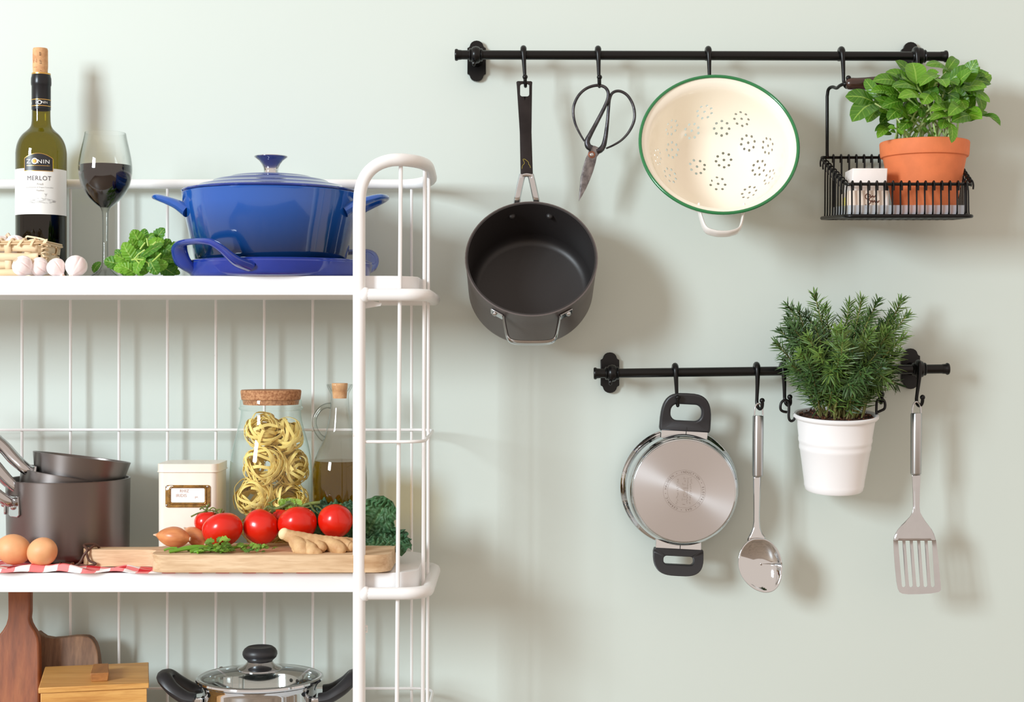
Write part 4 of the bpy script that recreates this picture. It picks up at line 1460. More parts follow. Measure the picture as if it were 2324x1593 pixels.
def sprig(A, C, B, nwh, Lmax, lim=None):
    """Rosemary sprig along the curve A-C-B: a stem and whorls of needles; returns both."""
    pts = [A * (1 - t) ** 2 + C * 2 * t * (1 - t) + B * t * t for t in [i / 14 for i in range(15)]]
    st = G().tube(pts, [0.0015, 0.0007], 6)
    nd = G()
    nt_ = 0
    for i in range(nwh):
        t = 0.14 + 0.86 * (i / (nwh - 1)) ** 0.9
        p = A * (1 - t) ** 2 + C * 2 * t * (1 - t) + B * t * t
        tg = ((C - A) * (2 * (1 - t)) + (B - C) * (2 * t)).normalized()
        o1 = tg.orthogonal().normalized()
        o2 = tg.cross(o1)
        ph = rn.uniform(0, PI)
        cnt = 4 if t > 0.25 else 2
        for q in range(cnt):
            a = ph + 2 * PI * q / cnt + rn.gauss(0, .25)
            out = o1 * math.cos(a) + o2 * math.sin(a)
            el = rn.uniform(.45, 1.05) if t < .9 else rn.uniform(.9, 2.2)
            dr = (out + tg * el).normalized()
            Ln = Lmax * rn.uniform(.65, 1.1) * (1.0 if t < .75 else 1.0 - 1.5 * (t - .75))
            sid = dr.cross(tg)
            if sid.length < 1e-4:
                sid = dr.orthogonal()
            sid.normalize()
            upv = sid.cross(dr).normalized()
            bend = out * (Ln * rn.uniform(.05, .28)) + Vector((0, 0, -Ln * rn.uniform(0, .2)))
            w = rn.uniform(.00105, .0015)
            vs = []
            for k, (tt, ww) in enumerate(((0, .5), (.35, 1.0), (.72, .85), (1.0, .12))):
                c = p + dr * (Ln * tt) + bend * (tt * tt)
                vs += [c - sid * (w * ww) - upv * (w * .5 * ww), c + upv * (w * .35 * ww), c + sid * (w * ww) - upv * (w * .5 * ww)]
            fs = []
            for k in range(3):
                b = 3 * k
                fs += [(b, b + 1, b + 4, b + 3), (b + 1, b + 2, b + 5, b + 4)]
            if all(v.y < -0.003 for v in vs):
                nd.add(vs, fs)
    return st, nd


tips = []
for (x, y) in ((1848, 668), (1872, 700), (1788, 695), (1812, 705), (1955, 682), (1928, 690), (1992, 683), (2046, 680), (2060, 715), (2020, 720), (1905, 742), (1762, 780), (1772, 752), (1780, 815), (2050, 765), (2040, 800), (2030, 840), (1790, 720), (1830, 715), (1975, 715), (1908, 770), (1850, 740), (1945, 735), (2000, 735), (1800, 760), (1806, 845), (1818, 868), (2010, 862), (2035, 872), (1985, 880)):
    tips.append((x, y, rn.uniform(.05, .17)))
tips[10] = (1908, 745, .205)
tips[20] = (1912, 775, .215)
for i in range(58):
    u, v = rn.random(), rn.random()
    y = 715 + 168 * v
    hw_ = 128 - 75 * max(0, (y - 800) / 105.0) ** 1.2 if y > 800 else 128
    x = 1908 + hw_ * (2 * u - 1)
    front = math.sqrt(max(0.05, 1 - ((x - 1908) / 145.0) ** 2))
    tips.append((x, y, max(.02, .085 + .115 * front * rn.choice((1, 1, .75, .4, -.3)))))
for i, (x, y, d) in enumerate(tips):
    tip = P(x, y, d)
    a, r = rn.uniform(0, 2 * PI), 0.034 * math.sqrt(rn.random())
    root = Vector((rc.x + .008 + r * math.cos(a) * .8 + (tip.x - rc.x) * .15, -rd + r * math.sin(a) * .7, zy(946)))
    root = TILT @ root
    hgt = tip.z - root.z
    ctl = root + Vector(((tip.x - root.x) * .45, (tip.y - root.y) * .6, max(.03, hgt * .62)))
    if y > 850:
        ctl = root + Vector(((tip.x - root.x) * .4, (tip.y - root.y) * .5, hgt * 1.2 + .02))
    ln = (tip - root).length
    st, nd = sprig(root, ctl, tip, max(11, int(ln / .0060)), .0255)
    if not nd.v:
        continue
    s1 = part('sprig', st, M['rstem'], ros)
    part('needles', nd, M['needle_hi'] if (i in (10, 20, 8, 0, 7) or rn.random() < .22) else M['needle'], s1, kind='stuff', smooth=30)
# ------------------------------------------------------------------ top shelf
rt = random.Random(21)


def at_shelf(px, d, z):
    return Vector(((px - CX) * (D - d) / F, -d, z))


# wine bottle
wd = 0.086
w0 = at_shelf(93.5, wd, Z1)
ws = (D - wd) / F
wy = lambda y: H - (y - CY) * ws
wb = thing('wine_bottle', 'dark green wine bottle with white label, black foil neck and half-pulled cork', 'bottle', w0)
MW = TR((w0.x, w0.y, 0))
gl = [(0, Z1 + 0.003), (0.028, Z1 + 0.001), (0.034, Z1), (0.0365, Z1 + 0.003), (56.5 * ws, Z1 + 0.008), (56.5 * ws, wy(349)), (55.5 * ws, wy(340)), (53 * ws, wy(328)), (48 * ws, wy(316)), (41 * ws, wy(306)), (33 * ws, wy(298.5)), (26.5 * ws, wy(292)), (22.5 * ws, wy(285)), (21 * ws, wy(276)), (20.5 * ws, wy(262)), (20.4 * ws, wy(200)), (20.4 * ws, wy(170))]
part('glass_body', G().lathe(gl[:5] + [(p.x, p.y) for p in cr([(r, z, 0) for r, z in gl[5:14]], 4)] + gl[14:], 64, MW), M['bottle'], wb)
wl = wy(438)
part('wine_fill', G().lathe([(0, Z1 + 0.006), (0.033, Z1 + 0.004), (54.5 * ws, Z1 + 0.010), (54.5 * ws, wl), (0, wl)], 48, MW), M['wine'], wb)
part('foil_capsule', G().lathe([(20.6 * ws, wy(250)), (21.2 * ws, wy(249.5)), (21.2 * ws, wy(196)), (22.2 * ws, wy(194)), (22.6 * ws, wy(188)), (22.3 * ws, wy(178)), (21.2 * ws, wy(174)), (20.8 * ws, wy(169)), (19.5 * ws, wy(167.6)), (15 * ws, wy(167.6))], 40, MW), M['capsule'], wb)
for y in (228, 242.3):
    part('gold_band', G().lathe([(21.3 * ws, wy(y + 0.8)), (21.5 * ws, wy(y + 0.8)), (21.5 * ws, wy(y - 0.8)), (21.3 * ws, wy(y - 0.8))], 40, MW), M['gold'], wb)
part('gold_lip', G().lathe([(20.9 * ws, wy(171)), (20.9 * ws, wy(167)), (16.5 * ws, wy(166))], 40, MW), M['gold'], wb)
ck = part('cork', G().lathe([(0, wy(176)), (15.6 * ws, wy(176)), (17 * ws, wy(150)), (16.8 * ws, wy(114)), (15.5 * ws, wy(110)), (0, wy(109.5))], 36, MW @ TR((-2 * ws, 0, 0))), M['cork'], wb)


def wrap(c, R, ang0, off=0.0):
    """Lettering laid round an upright cylinder; u runs round it to the right, v up."""
    return lambda u, v: Vector((c.x + (R + off) * math.sin(ang0 + u / R), c.y - (R + off) * math.cos(ang0 + u / R), c.z + v))


def band(c, R, u0, u1, v0, v1, m_, parent, name, label=None, n=24, top=None):
    w_ = wrap(c, R, 0)

    def fn(u, v):
        uu = u0 + (u1 - u0) * u
        t = top(u) if top else 0
        return w_(uu, v0 + (v1 + t - v0) * v)
    return part(name, G().grid(fn, n, 4), m_, parent, label=label, solid=0)


R0 = 56.5 * ws + 0.0003
cL = Vector((w0.x, w0.y, 0))
band(cL, R0, -R0 * 1.62, R0 * 1.62, wy(490.5), wy(387.5), M['paper'], wb, 'paper_label', 'white paper label with grey print', 40)
Rc = R0 + 0.00035
for (m_, gx, bot, tp, off, nm, lb) in ((M['gold'], 32.3, 394.2, 365, 0.0, 'crest_border', 'gold border of the upper label'), (M['crest'], 31.2, 392.8, 366, 0.0003, 'crest_label', 'black arched upper label')):
    cc = Vector((w0.x, w0.y, 0))
    band(cc, Rc + off, (10 - gx) * ws * 1.02, (10 + gx) * ws * 1.02, wy(bot), wy(tp), m_, wb, nm, lb, 24, top=lambda u: 11 * ws * (1 - (2 * u - 1) ** 2))
Rt = Rc + 0.0006


def put(s, size, xpx, ypx, m_, R, sx=1.0, sp=1.0, parent=wb, c=None, nm='lettering', s2=None):
    c = c or Vector((w0.x, w0.y, 0))
    k = s2 or ws
    w_ = wrap(Vector((c.x, c.y, wy(ypx))), R, math.asin(max(-1, min(1, xpx * k / R))))
    return part(nm, text_g(s, size, w_, sx=sx, spacing=sp), m_, parent, smooth=0)


put('Z', 13.5 * ws, -11.5, 373, M['white_ink'], Rt, 1.25)
put('NIN', 12.5 * ws, 21.5, 373.3, M['white_ink'], Rt, 1.15, 1.12)
for r0, r1, m_, off in ((4.7, 6.9, M['white_ink'], 0), (0, 4.2, M['gold'], 0)):
    w_ = wrap(Vector((w0.x, w0.y, wy(372))), Rt, math.asin(2.5 * ws / Rt))
    g = G()
    g.add([w_(r * ws * math.cos(2 * PI * k / 28), r * ws * math.sin(2 * PI * k / 28)) for k in range(28) for r in (max(r0, .01), r1)], [(2 * k, 2 * k + 1, 2 * ((k + 1) % 28) + 1, 2 * ((k + 1) % 28)) for k in range(28)])
    part('crest_ring' if r0 else 'crest_roundel', g, m_, wb, smooth=0)
w_ = wrap(Vector((w0.x, w0.y, wy(382))), Rt, math.asin(10 * ws / Rt))
part('fine_line', G().grid(lambda u, v: w_((u - .5) * 52 * ws, (v - .5) * 1.0 * ws), 12, 1), M['gold'], wb, smooth=0)
Rp = R0 + 0.0003
put('MERLOT', 14.5 * ws, 11.5, 410.5, M['ink'], Rp, 0.92, 1.1)
put('Friuli', 7 * ws, 14, 423.5, M['ink_light'], Rp, 1.0)
put('Denominazione di Origine Controllata', 4.2 * ws, 11.5, 430.5, M['ink_light'], Rp, 0.98)
put('Aquileia', 5.2 * ws, 14, 437.5, M['ink_light'], Rp, 1.0)
# engraved hill with a tree
g = G()
w_ = wrap(Vector((w0.x, w0.y, wy(456))), Rp, math.asin(14 * ws / Rp))
for i in range(46):
    u = rt.uniform(-31, 29)
    top_ = 9 * math.exp(-((u - 6) / 16.0) ** 2) - 3
    v = rt.uniform(-9, top_)
    l_ = rt.uniform(3, 9)
    g.add([w_(u * ws, v * ws), w_((u + l_) * ws, (v - .8) * ws), w_((u + l_) * ws, (v - 1.3) * ws), w_(u * ws, (v - .6) * ws)], [(0, 1, 2, 3)])
for i in range(14):
    a, r = rt.uniform(0, 2 * PI), rt.uniform(0, 3)
    u, v = 12 + r * math.cos(a), 9 + r * math.sin(a)
    g.add([w_(u * ws, v * ws), w_((u + 1.4) * ws, v * ws), w_((u + 1.4) * ws, (v + 1) * ws), w_(u * ws, (v + 1) * ws)], [(0, 1, 2, 3)])
part('engraving', g, M['ink_light'], wb, smooth=0, label='grey engraved hill and tree')
Rk = 21.2 * ws + 0.0003
put('Z', 8.5 * ws, -4.5, 235, M['white_ink'], Rk, 1.2)
put('NIN', 8 * ws, 13, 235, M['white_ink'], Rk, 1.0, 1.05)
put('N', 8 * ws, -18.8, 236, M['white_ink'], Rk, 1.0)
w_ = wrap(Vector((w0.x, w0.y, wy(235))), Rk, math.asin(2.6 * ws / Rk))
g = G()
g.add([w_(r * ws * math.cos(2 * PI * k / 24), r * ws * math.sin(2 * PI * k / 24)) for k in range(24) for r in (3.2, 4.6)], [(2 * k, 2 * k + 1, 2 * ((k + 1) % 24) + 1, 2 * ((k + 1) % 24)) for k in range(24)])
part('crest_ring', g, M['white_ink'], wb, smooth=0)
# cork print, written upward
M['cork_ink'] = mat('cork_ink', (96, 70, 50), 0.8)
M['cork_ink_pale'] = mat('pale_cork_ink', (196, 140, 104), 0.8)
cc = Vector((w0.x - 2 * ws, w0.y, 0))
Rq = 17 * ws + 0.0004
for s, sz, xp, yp, m_ in (('537', 6.5, 6, 143.5, 'cork_ink'), ('REF', 5.5, 5, 125, 'cork_ink'), ('7', 6, 6.5, 163, 'cork_ink'), ('Z', 15, -7.5, 140.5, 'cork_ink_pale'), ('I', 13, -7, 155, 'cork_ink_pale')):
    w_ = wrap(Vector((cc.x, cc.y, wy(yp))), Rq, math.asin(xp * ws / Rq))
    part('lettering', text_g(s, sz * ws, lambda u, v, w_=w_: w_(-v, u)), M[m_], ck, smooth=0)

# wine glass
gd_ = 0.175
g0 = at_shelf(239, gd_, Z1)
gs = (D - gd_) / F
gy = lambda y: H - (y - CY) * gs
wg = thing('wine_glass', 'stemmed clear wine glass half full of dark red wine', 'wine glass', g0)
MG = TR((g0.x, g0.y, 0))
o = [(46, 302), (49, 318), (53, 336), (57, 355), (59.3, 372), (60, 384), (59, 398), (56, 413), (50.5, 428), (42, 442), (31, 455), (20, 465), (12, 471)]
op = [(p.x * gs, gy(p.y)) for p in cr([(r, y, 0) for r, y in o], 3)]
ip = [(r - 0.0009, z + 0.0002) for r, z in op]
ip = [p for p in ip if p[0] > 0]
stemp = [(9.5 * gs, gy(474)), (7.2 * gs, gy(482)), (6.6 * gs, gy(500)), (6.3 * gs, gy(550)), (6.6 * gs, gy(590)), (8.5 * gs, gy(604)), (14 * gs, gy(612)), (26 * gs, gy(620)), (40 * gs, Z1 + 0.003), (43 * gs, Z1 + 0.0015), (42 * gs, Z1), (0, Z1)]
part('bowl', G().lathe([(0, gy(468))] + ip[::-1] + [(46 * gs - 0.0004, gy(301.6))] + op, 64, MG), M['clear'], wg)
part('stem_and_foot', G().lathe([op[-1]] + stemp, 48, MG), M['clear_solid'], wg)
wi = [(r - 0.0011, z) for r, z in op if z <= gy(374)]
part('wine', G().lathe([(0, wi[0][1])] + [(r - 0.0002, z + 0.0003) for r, z in wi] + [(0, gy(467))], 64, MG), M['wine'], wg)

# chip basket at the frame's left edge
cbx0, cbx1, cbd0, cbd1 = -0.870, -0.6945, 0.140, 0.232
ch = 0.0485
cb = thing('chip_basket', 'pale woven wood-splint basket of garlic in front of the wine bottle', 'basket', ((cbx0 + cbx1) / 2, -(cbd0 + cbd1) / 2, Z1))
nrow = 4
per_f, per_s = 6, 3


def strip(a, b, c_out, amp, nper, z0, z1, phase, name='splint', thick=0.0009):
    """A splint from a to b waving in and out of the uprights."""
    a, b, c_out = Vector(a), Vector(b), Vector(c_out)

    def f(u, v):
        w = amp * math.sin(PI * (u * nper + phase))
        lean = 0.006 * ((z0 + (z1 - z0) * v) - Z1) / ch
        p = a + (b - a) * u + c_out * (w + lean)
        return Vector((p.x, p.y, z0 + (z1 - z0) * v + 0.0006 * math.sin(7 * u + z0 * 900)))
    return part(name, G().grid(f, nper * 6, 2), M['splint'], cb, solid=thick)


for r in range(nrow):
    za, zb = Z1 + 0.0015 + ch * r / nrow, Z1 + 0.0005 + ch * (r + 0.93) / nrow
    strip((cbx0, -cbd1, 0), (cbx1, -cbd1, 0), (0, -1, 0), 0.0016, per_f, za, zb, r % 2)
    strip((cbx1, -cbd1, 0), (cbx1, -cbd0, 0), (1, 0, 0), 0.0016, per_s, za, zb, r % 2)
    strip((cbx0, -cbd0, 0), (cbx1, -cbd0, 0), (0, 1, 0), 0.0016, per_f, za, zb, r % 2)
    strip((cbx0, -cbd1, 0), (cbx0, -cbd0, 0), (-1, 0, 0), 0.0016, per_s, za, zb, r % 2)


def upright(x, y, out, k):
    out = Vector(out)
    sd = Vector((out.y, -out.x, 0))

    def f(u, v):
        z = Z1 + 0.001 + (ch + 0.004) * u
        w = 0.0017 * math.sin(PI * (u * (nrow + .3) + k))
        return Vector((x, y, z)) + out * (w + 0.006 * u) + sd * ((v - .5) * 0.010)
    part('upright_splint', G().grid(f, 20, 2), M['splint'], cb, solid=0.0009)


for k in range(per_f):
    x = cbx0 + (cbx1 - cbx0) * (k + .5) / per_f
    upright(x, -cbd1, (0, -1, 0), 1)
    upright(x, -cbd0, (0, 1, 0), 1)
for k in range(per_s):
    y = -cbd1 + (cbd1 - cbd0) * (k + .5) / per_s
    upright(cbx1, y, (1, 0, 0), 1)
    upright(cbx0, y, (-1, 0, 0), 1)
rimz = Z1 + ch + 0.001
for dz, ex in ((0, .0075), (.003, .0068)):
    lp = [(x, -d, rimz + dz + 0.001 * math.sin(x * 90)) for x, d in rrect(cbx0 - ex, cbd0 - ex, cbx1 + ex, cbd1 + ex, .012, 5)]
    part('rim_splint', G().tube(lp, 0.0026, 8, closed=True, sec=(.6, 1.2), up=(0, 0, 1)), M['splint'], cb)
nb = 22
for k in range(nb):
    x = cbx0 + (cbx1 - cbx0) * k / (nb - 1)
    if k % 2:
        continue
    lp = [(x + rt.uniform(-.003, .003), -cbd1 - .0105, rimz - .004), (x + .003, -cbd1 - .0108, rimz + .003), (x + .006, -cbd1 - .006, rimz + .007), (x + .008, -cbd1 - .001, rimz + .003), (x + .006, -cbd1 - .003, rimz - .004)]
    part('binding', G().tube(cr(lp, 3), 0.0012, 6, sec=(.5, 1.6), up=(0, -1, .3)), M['splint'], cb)
for q in range(7):
    zq = Z1 + .010 + q * .0062
    lp = [(cbx1 + .006, -cbd1 - .008, zq), (cbx1 + .011, -cbd1 - .007 + .002 * (q % 2), zq + .002), (cbx1 + .0125, -cbd1 + .001, zq + .001), (cbx1 + .010, -cbd1 + .009, zq - .001)]
    part('corner_binding', G().tube(cr(lp, 3), 0.0021, 6, sec=(.6, 1.3), up=(0, 0, 1)), M['splint'], cb)
zt_ = lambda x, y: at_shelf(0, .225, 0) + Vector((0, 0, 0))
f5 = lambda x, y, d: P(x / 5.164, 500 + y / 5.164, d)
for pts in ([(300, 205), (318, 188), (350, 192), (430, 205), (500, 222), (545, 240)], [(0, 285), (80, 255), (180, 240), (260, 238), (300, 250), (280, 275)], [(310, 255), (360, 232), (420, 228), (470, 250)], [(500, 270), (550, 225), (520, 280), (560, 300)], [(500, 395), (520, 430), (545, 435), (530, 470)], [(0, 320), (90, 330), (200, 325), (290, 310)]):
    part('loose_splint', G().tube(cr([f5(x, y, .236) for x, y in pts], 4), 0.0010, 6, sec=(.5, 1.5), up=(0, -1, 0)), M['splint'], cb)


def garlic(label, c, r, axis, seed, group='garlic bulbs on the top shelf'):
    """Bulb with lobed cloves, a dry stem and a root plate; axis points to the stem."""
    rg = random.Random(seed)
    nl = 7
    ph = rg.uniform(0, 6)
    q = Vector((0, 0, 1)).rotation_difference(Vector(axis).normalized())
    Mx = TR(c) @ q.to_matrix().to_4x4()
    pr = [(0, -.80), (.22, -.84), (.45, -.80), (.75, -.62), (.95, -.3), (1.0, 0), (.93, .32), (.74, .62), (.48, .86), (.27, 1.04), (.18, 1.2)]
    ps = [(p.x * r, p.y * r) for p in cr([(a, b, 0) for a, b in pr], 3)]
    t = thing('garlic_bulb', label, 'garlic', (c[0], c[1], c[2] - r * .9), group)
    part('bulb', G().lathe(ps, 56, Mx, rf=lambda a, z: 1 - .13 * (abs(math.sin((a + ph) * nl / 2)) < .28) * (1 - abs(math.sin((a + ph) * nl / 2)) / .28) + .02 * math.sin(a * 2 + ph)), M['garlic'], t)
    part('stem', G().lathe([(.20 * r, 1.12 * r), (.16 * r, 1.3 * r), (.15 * r, 1.5 * r), (.17 * r, 1.62 * r), (0, 1.6 * r)], 12, Mx, rf=lambda a, z: 1 + .12 * math.sin(a * 5)), M['garlic_dry'], t)
    part('root_plate', G().lathe([(.26 * r, -.80 * r), (.24 * r, -.88 * r), (0, -.90 * r)], 14, Mx), M['garlic_dry'], t)
    return t


garlic('white garlic bulb at the left end of the row, in front of the basket', P(51, 603, .262), .0152, (.5, .45, -.55), 1)
garlic('pinkish garlic bulb second in the row, half behind its neighbour', P(88, 605.5, .250), .0142, (.55, .6, -.5), 2)
garlic('small garlic bulb third in the row, pointing to the right', P(127, 606, .262), .0136, (.65, -.1, -.75), 3)
garlic('large white garlic bulb at the right end of the row', P(173, 603.5, .262), .0163, (-.25, -.55, -.8), 4)
garlic('garlic bulb lying on top of the splint basket', P(35, 558, .200), .0165, (-.5, .4, .6), 5)
garlic('purplish garlic bulb on the basket, cut by the picture edge', P(-6, 556, .195), .0150, (.4, .3, .5), 6)

# bunch of lemon balm
hb = thing('balm_bunch', 'bunch of fresh green lemon balm lying between glass and blue casserole', 'herb', at_shelf(325, .205, Z1))


def balm(px, py, d, ang, Ln, wr=.78, nz=.3):
    c = P(px, py, d)
    dr = Vector((math.cos(ang), rt.uniform(-.3, .15), math.sin(ang))).normalized()
    Ln = S(Ln, d)
    nr = Vector((rt.gauss(0, .35), -1, nz + rt.gauss(.1, .35)))
    a = c - dr * Ln * .5
    if a.z < Z1 + .002 or (c + dr * Ln * .5).z < Z1 + .002:
        lift = Z1 + .003 - min(a.z, (c + dr * Ln * .5).z)
        a, c = a + Vector((0, 0, lift)), c + Vector((0, 0, lift))
    part('leaf', leaf(a, a + dr * Ln, Ln * wr, nr, cup=rt.uniform(-.15, .2), curl=rt.uniform(.04, .16), serr=.09, teeth=6, nx=26, ny=3, pw=(.42, .6), bul=.03, fold=rt.uniform(-.1, .25)), M['mint'], hb)


f5b = lambda x, y: (x / 5.164, 500 + y / 5.164)
for (x, y, d, a, L_) in ((1610, 220, .22, 2.0, 48), (1880, 180, .20, 1.0, 42), (1500, 360, .24, 2.1, 46), (1790, 350, .25, .5, 58), (1630, 430, .24, .2, 44), (1330, 500, .22, 2.9, 44), (1140, 550, .125, .9, 30), (1500, 580, .25, 2.6, 40), (1640, 570, .26, 4.3, 44), (1870, 520, .25, .1, 40), (1800, 590, .26, 5.2, 40),
                         (1990, 360, .21, .6, 46), (1990, 470, .22, -.2, 44), (1960, 580, .22, -.6, 42), (2060, 610, .21, -.3, 22), (1440, 460, .23, 2.6, 44), (1700, 480, .25, .4, 34), (1740, 240, .21, .9, 44), (1830, 270, .22, .3, 40), (1560, 300, .23, 1.8, 36), (1420, 570, .24, 3.0, 36), (1690, 170, .19, 1.4, 30), (1930, 300, .21, .9, 40), (1400, 400, .21, 2.4, 30)):
    px, py = f5b(x, y)
    balm(px, py, d, a, L_)
for i in range(34):
    px, py = rt.uniform(278, 398), rt.uniform(545, 615)
    if py < 570 and px < 295:
        continue
    balm(px, py, rt.uniform(.13, .235), rt.uniform(-.6, 3.4), rt.uniform(26, 44))
for pts in ([(1580, 450), (1620, 400), (1700, 345)], [(1580, 450), (1640, 510)], [(1680, 460), (1740, 500), (1800, 470), (1890, 385)], [(1740, 500), (1760, 600)], [(1700, 260), (1640, 340)], [(1720, 210), (1735, 300)], [(1790, 290), (1830, 250)], [(1540, 465), (1600, 455), (1680, 465)]):
    part('stem', G().tube(cr([P(*f5b(x, y), .262) for x, y in pts], 4), .0012, 6), M['mint_stem'], hb)

# blue gratin dish and the casserole standing in it
dd = 0.172
dish0 = at_shelf(636, dd, Z1)
dish = thing('blue_dish', 'low royal blue cast iron dish with raised loop handles under the casserole', 'dish', dish0)
Rd = 0.1385
Md = TR((dish0.x, dish0.y, Z1))
part('body', G().lathe([(0, .0), (Rd - .016, 0), (Rd - .008, .0015), (Rd - .004, .006), (Rd - .001, .018), (Rd, .0215), (Rd - .001, .0232), (Rd - .0005, .0250), (Rd - .002, .0262), (Rd - .005, .0262), (Rd - .0065, .0245), (Rd - .009, .010), (Rd - .014, .0065), (0, .006)], 96, Md), M['blue'], dish)
for sg in (1, -1):
    ur = Vector((-.63 * sg, -.777 * sg, 0))
    ut = Vector((.777 * sg, -.63 * sg, 0))
    bx = lambda r, t, z: dish0 + ur * r + ut * t + Vector((0, 0, z))
    path = [bx(.116, .060, .013), bx(.138, .056, .021), bx(.153, .047, .036), bx(.161, .035, .0455), bx(.1645, .018, .048), bx(.165, 0, .0485), bx(.1645, -.018, .048), bx(.161, -.035, .0455), bx(.153, -.047, .036), bx(.138, -.056, .021), bx(.116, -.060, .013)]
    if sg < 0:
        path = [dish0 + ur * ((p - dish0).dot(ur) - .006) + ut * (p - dish0).dot(ut) + Vector((0, 0, (p - dish0).z)) for p in path]
    part('handle', G().tube(cr(path, 5), [.013, .0115, .0095, .0082, .0076, .0074, .0076, .0082, .0095, .0115, .013], 12, sec=(.62, 1.25), up=(0, 0, 1)), M['blue'], dish)

od = 0.172
o0 = at_shelf(615, od, Z1 + .0068)
os_ = (D - od) / F
oy = lambda y: H - (y - CY) * os_ - (Z1 + .0068)
oven = thing('blue_casserole', 'large ombre blue cast iron casserole with lid standing in the blue dish', 'casserole', o0, local=False)
ORG[oven] = Vector(o0)
Mo = TR(o0)
bodyp = [(0, 0), (.095, 0), (.104, .002), (.109, .006), (.1145, oy(583)), (.1175, oy(560)), (.1215, oy(531)), (.1265, oy(497)), (.1300, oy(468)), (.1318, oy(448)), (.1325, oy(442)), (.1315, oy(440)), (.128, oy(440)), (.124, oy(448)), (.112, .012), (0, .008)]
bp_ = bodyp[:4] + [(p.x, p.y) for p in cr([(r, z, 0) for r, z in bodyp[4:11]], 3)] + bodyp[11:]
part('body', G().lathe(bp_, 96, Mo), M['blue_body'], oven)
lid = part('lid', G().lathe([(.119, oy(446)), (.126, oy(439.5)), (.1315, oy(439)), (.1328, oy(436.5)), (.1318, oy(434)), (.127, oy(432.6)), (.118, oy(429.5)), (.112, oy(427)), (.1085, oy(424.5)), (.1070, oy(422.5)), (.105, oy(421.8)), (.096, oy(418.5)), (.088, oy(415)), (.0855, oy(411.5)), (.0835, oy(410.2)), (.072, oy(406.8)), (.063, oy(404.5)), (.0605, oy(401.8)), (.058, oy(400.8)), (.03, oy(398.3)), (0, oy(398))], 96, Mo), M['blue_lid'], oven)
kn = part('knob', G().lathe([(0, oy(399)), (.0118, oy(399)), (.0122, oy(396)), (.0112, oy(393)), (.0108, oy(388)), (.0115, oy(381)), (.0138, oy(373)), (.0178, oy(365)), (.0222, oy(360)), (.0248, oy(357.4)), (.0253, oy(355.6)), (.0246, oy(354.3)), (.0225, oy(354.0)), (.02, oy(354.8)), (0, oy(355.2))], 48, Mo), M['chrome'], lid, label='flared polished steel knob')
for sg in (-1, 1):
    bx = lambda x, t, z: Vector((o0.x + sg * x, o0.y + t, o0.z + z))
    path = [bx(.115, .046, oy(486)), bx(.132, .041, oy(470)), bx(.150, .036, oy(459)), bx(.164, .027, oy(451.5)), bx(.1705, .013, oy(449)), bx(.172, 0, oy(448.5)), bx(.1705, -.013, oy(449)), bx(.164, -.027, oy(451.5)), bx(.150, -.036, oy(459)), bx(.132, -.041, oy(470)), bx(.115, -.046, oy(486))]
    part('handle', G().tube(cr(path, 5), [.012, .0095, .0075, .0062, .0055, .0054, .0055, .0062, .0075, .0095, .012], 12, sec=(.8, 1.2), up=(0, 0, 1)), M['blue_body'], oven)
# ------------------------------------------------------------------ middle shelf: gingham cloth
re_ = random.Random(33)
clx0, clx1 = -1.02, -0.292


def cloth_fn(u, v):
    x = clx0 + (clx1 - clx0) * u
    d = 0.296 - (0.296 - 0.085) * v
    # rucked up along the front at the left, flat under the pans and the board
    left = max(0.0, min(1.0, (-0.500 - x) / 0.06))
    front = max(0.0, min(1.0, (d - 0.225) / 0.05))
    k = left * front
    h = 0.0012 + k * (0.0030 + 0.0032 * math.sin(x * 95 + d * 40) + 0.0022 * math.sin(x * 41 - d * 150 + 1))
    if x < -0.66:
        e = max(0, 1 - abs(d - 0.285) / 0.018) * max(0, min(1, (-0.655 - x) / .02))
        h += 0.006 * e
    bx = (x + 0.655) / 0.016
    h += 0.007 * math.exp(-bx * bx) * front
    dd_ = d + k * 0.006 * math.sin(x * 60 + 1.0) * (1 - v) - 0.004 * k * math.exp(-bx * bx)
    # the visible front edge turns down a little onto the shelf
    if v < 0.03:
        h *= 0.35
    return Vector((x + 0.004 * math.sin(d * 50), -dd_, Z2 + max(h, 0.0008)))


solo('gingham_cloth', G().grid(cloth_fn, 150, 60), M['gingham'], 'red and white checked cloth spread on the middle shelf under pans and board', 'cloth', solid=-0.0006)


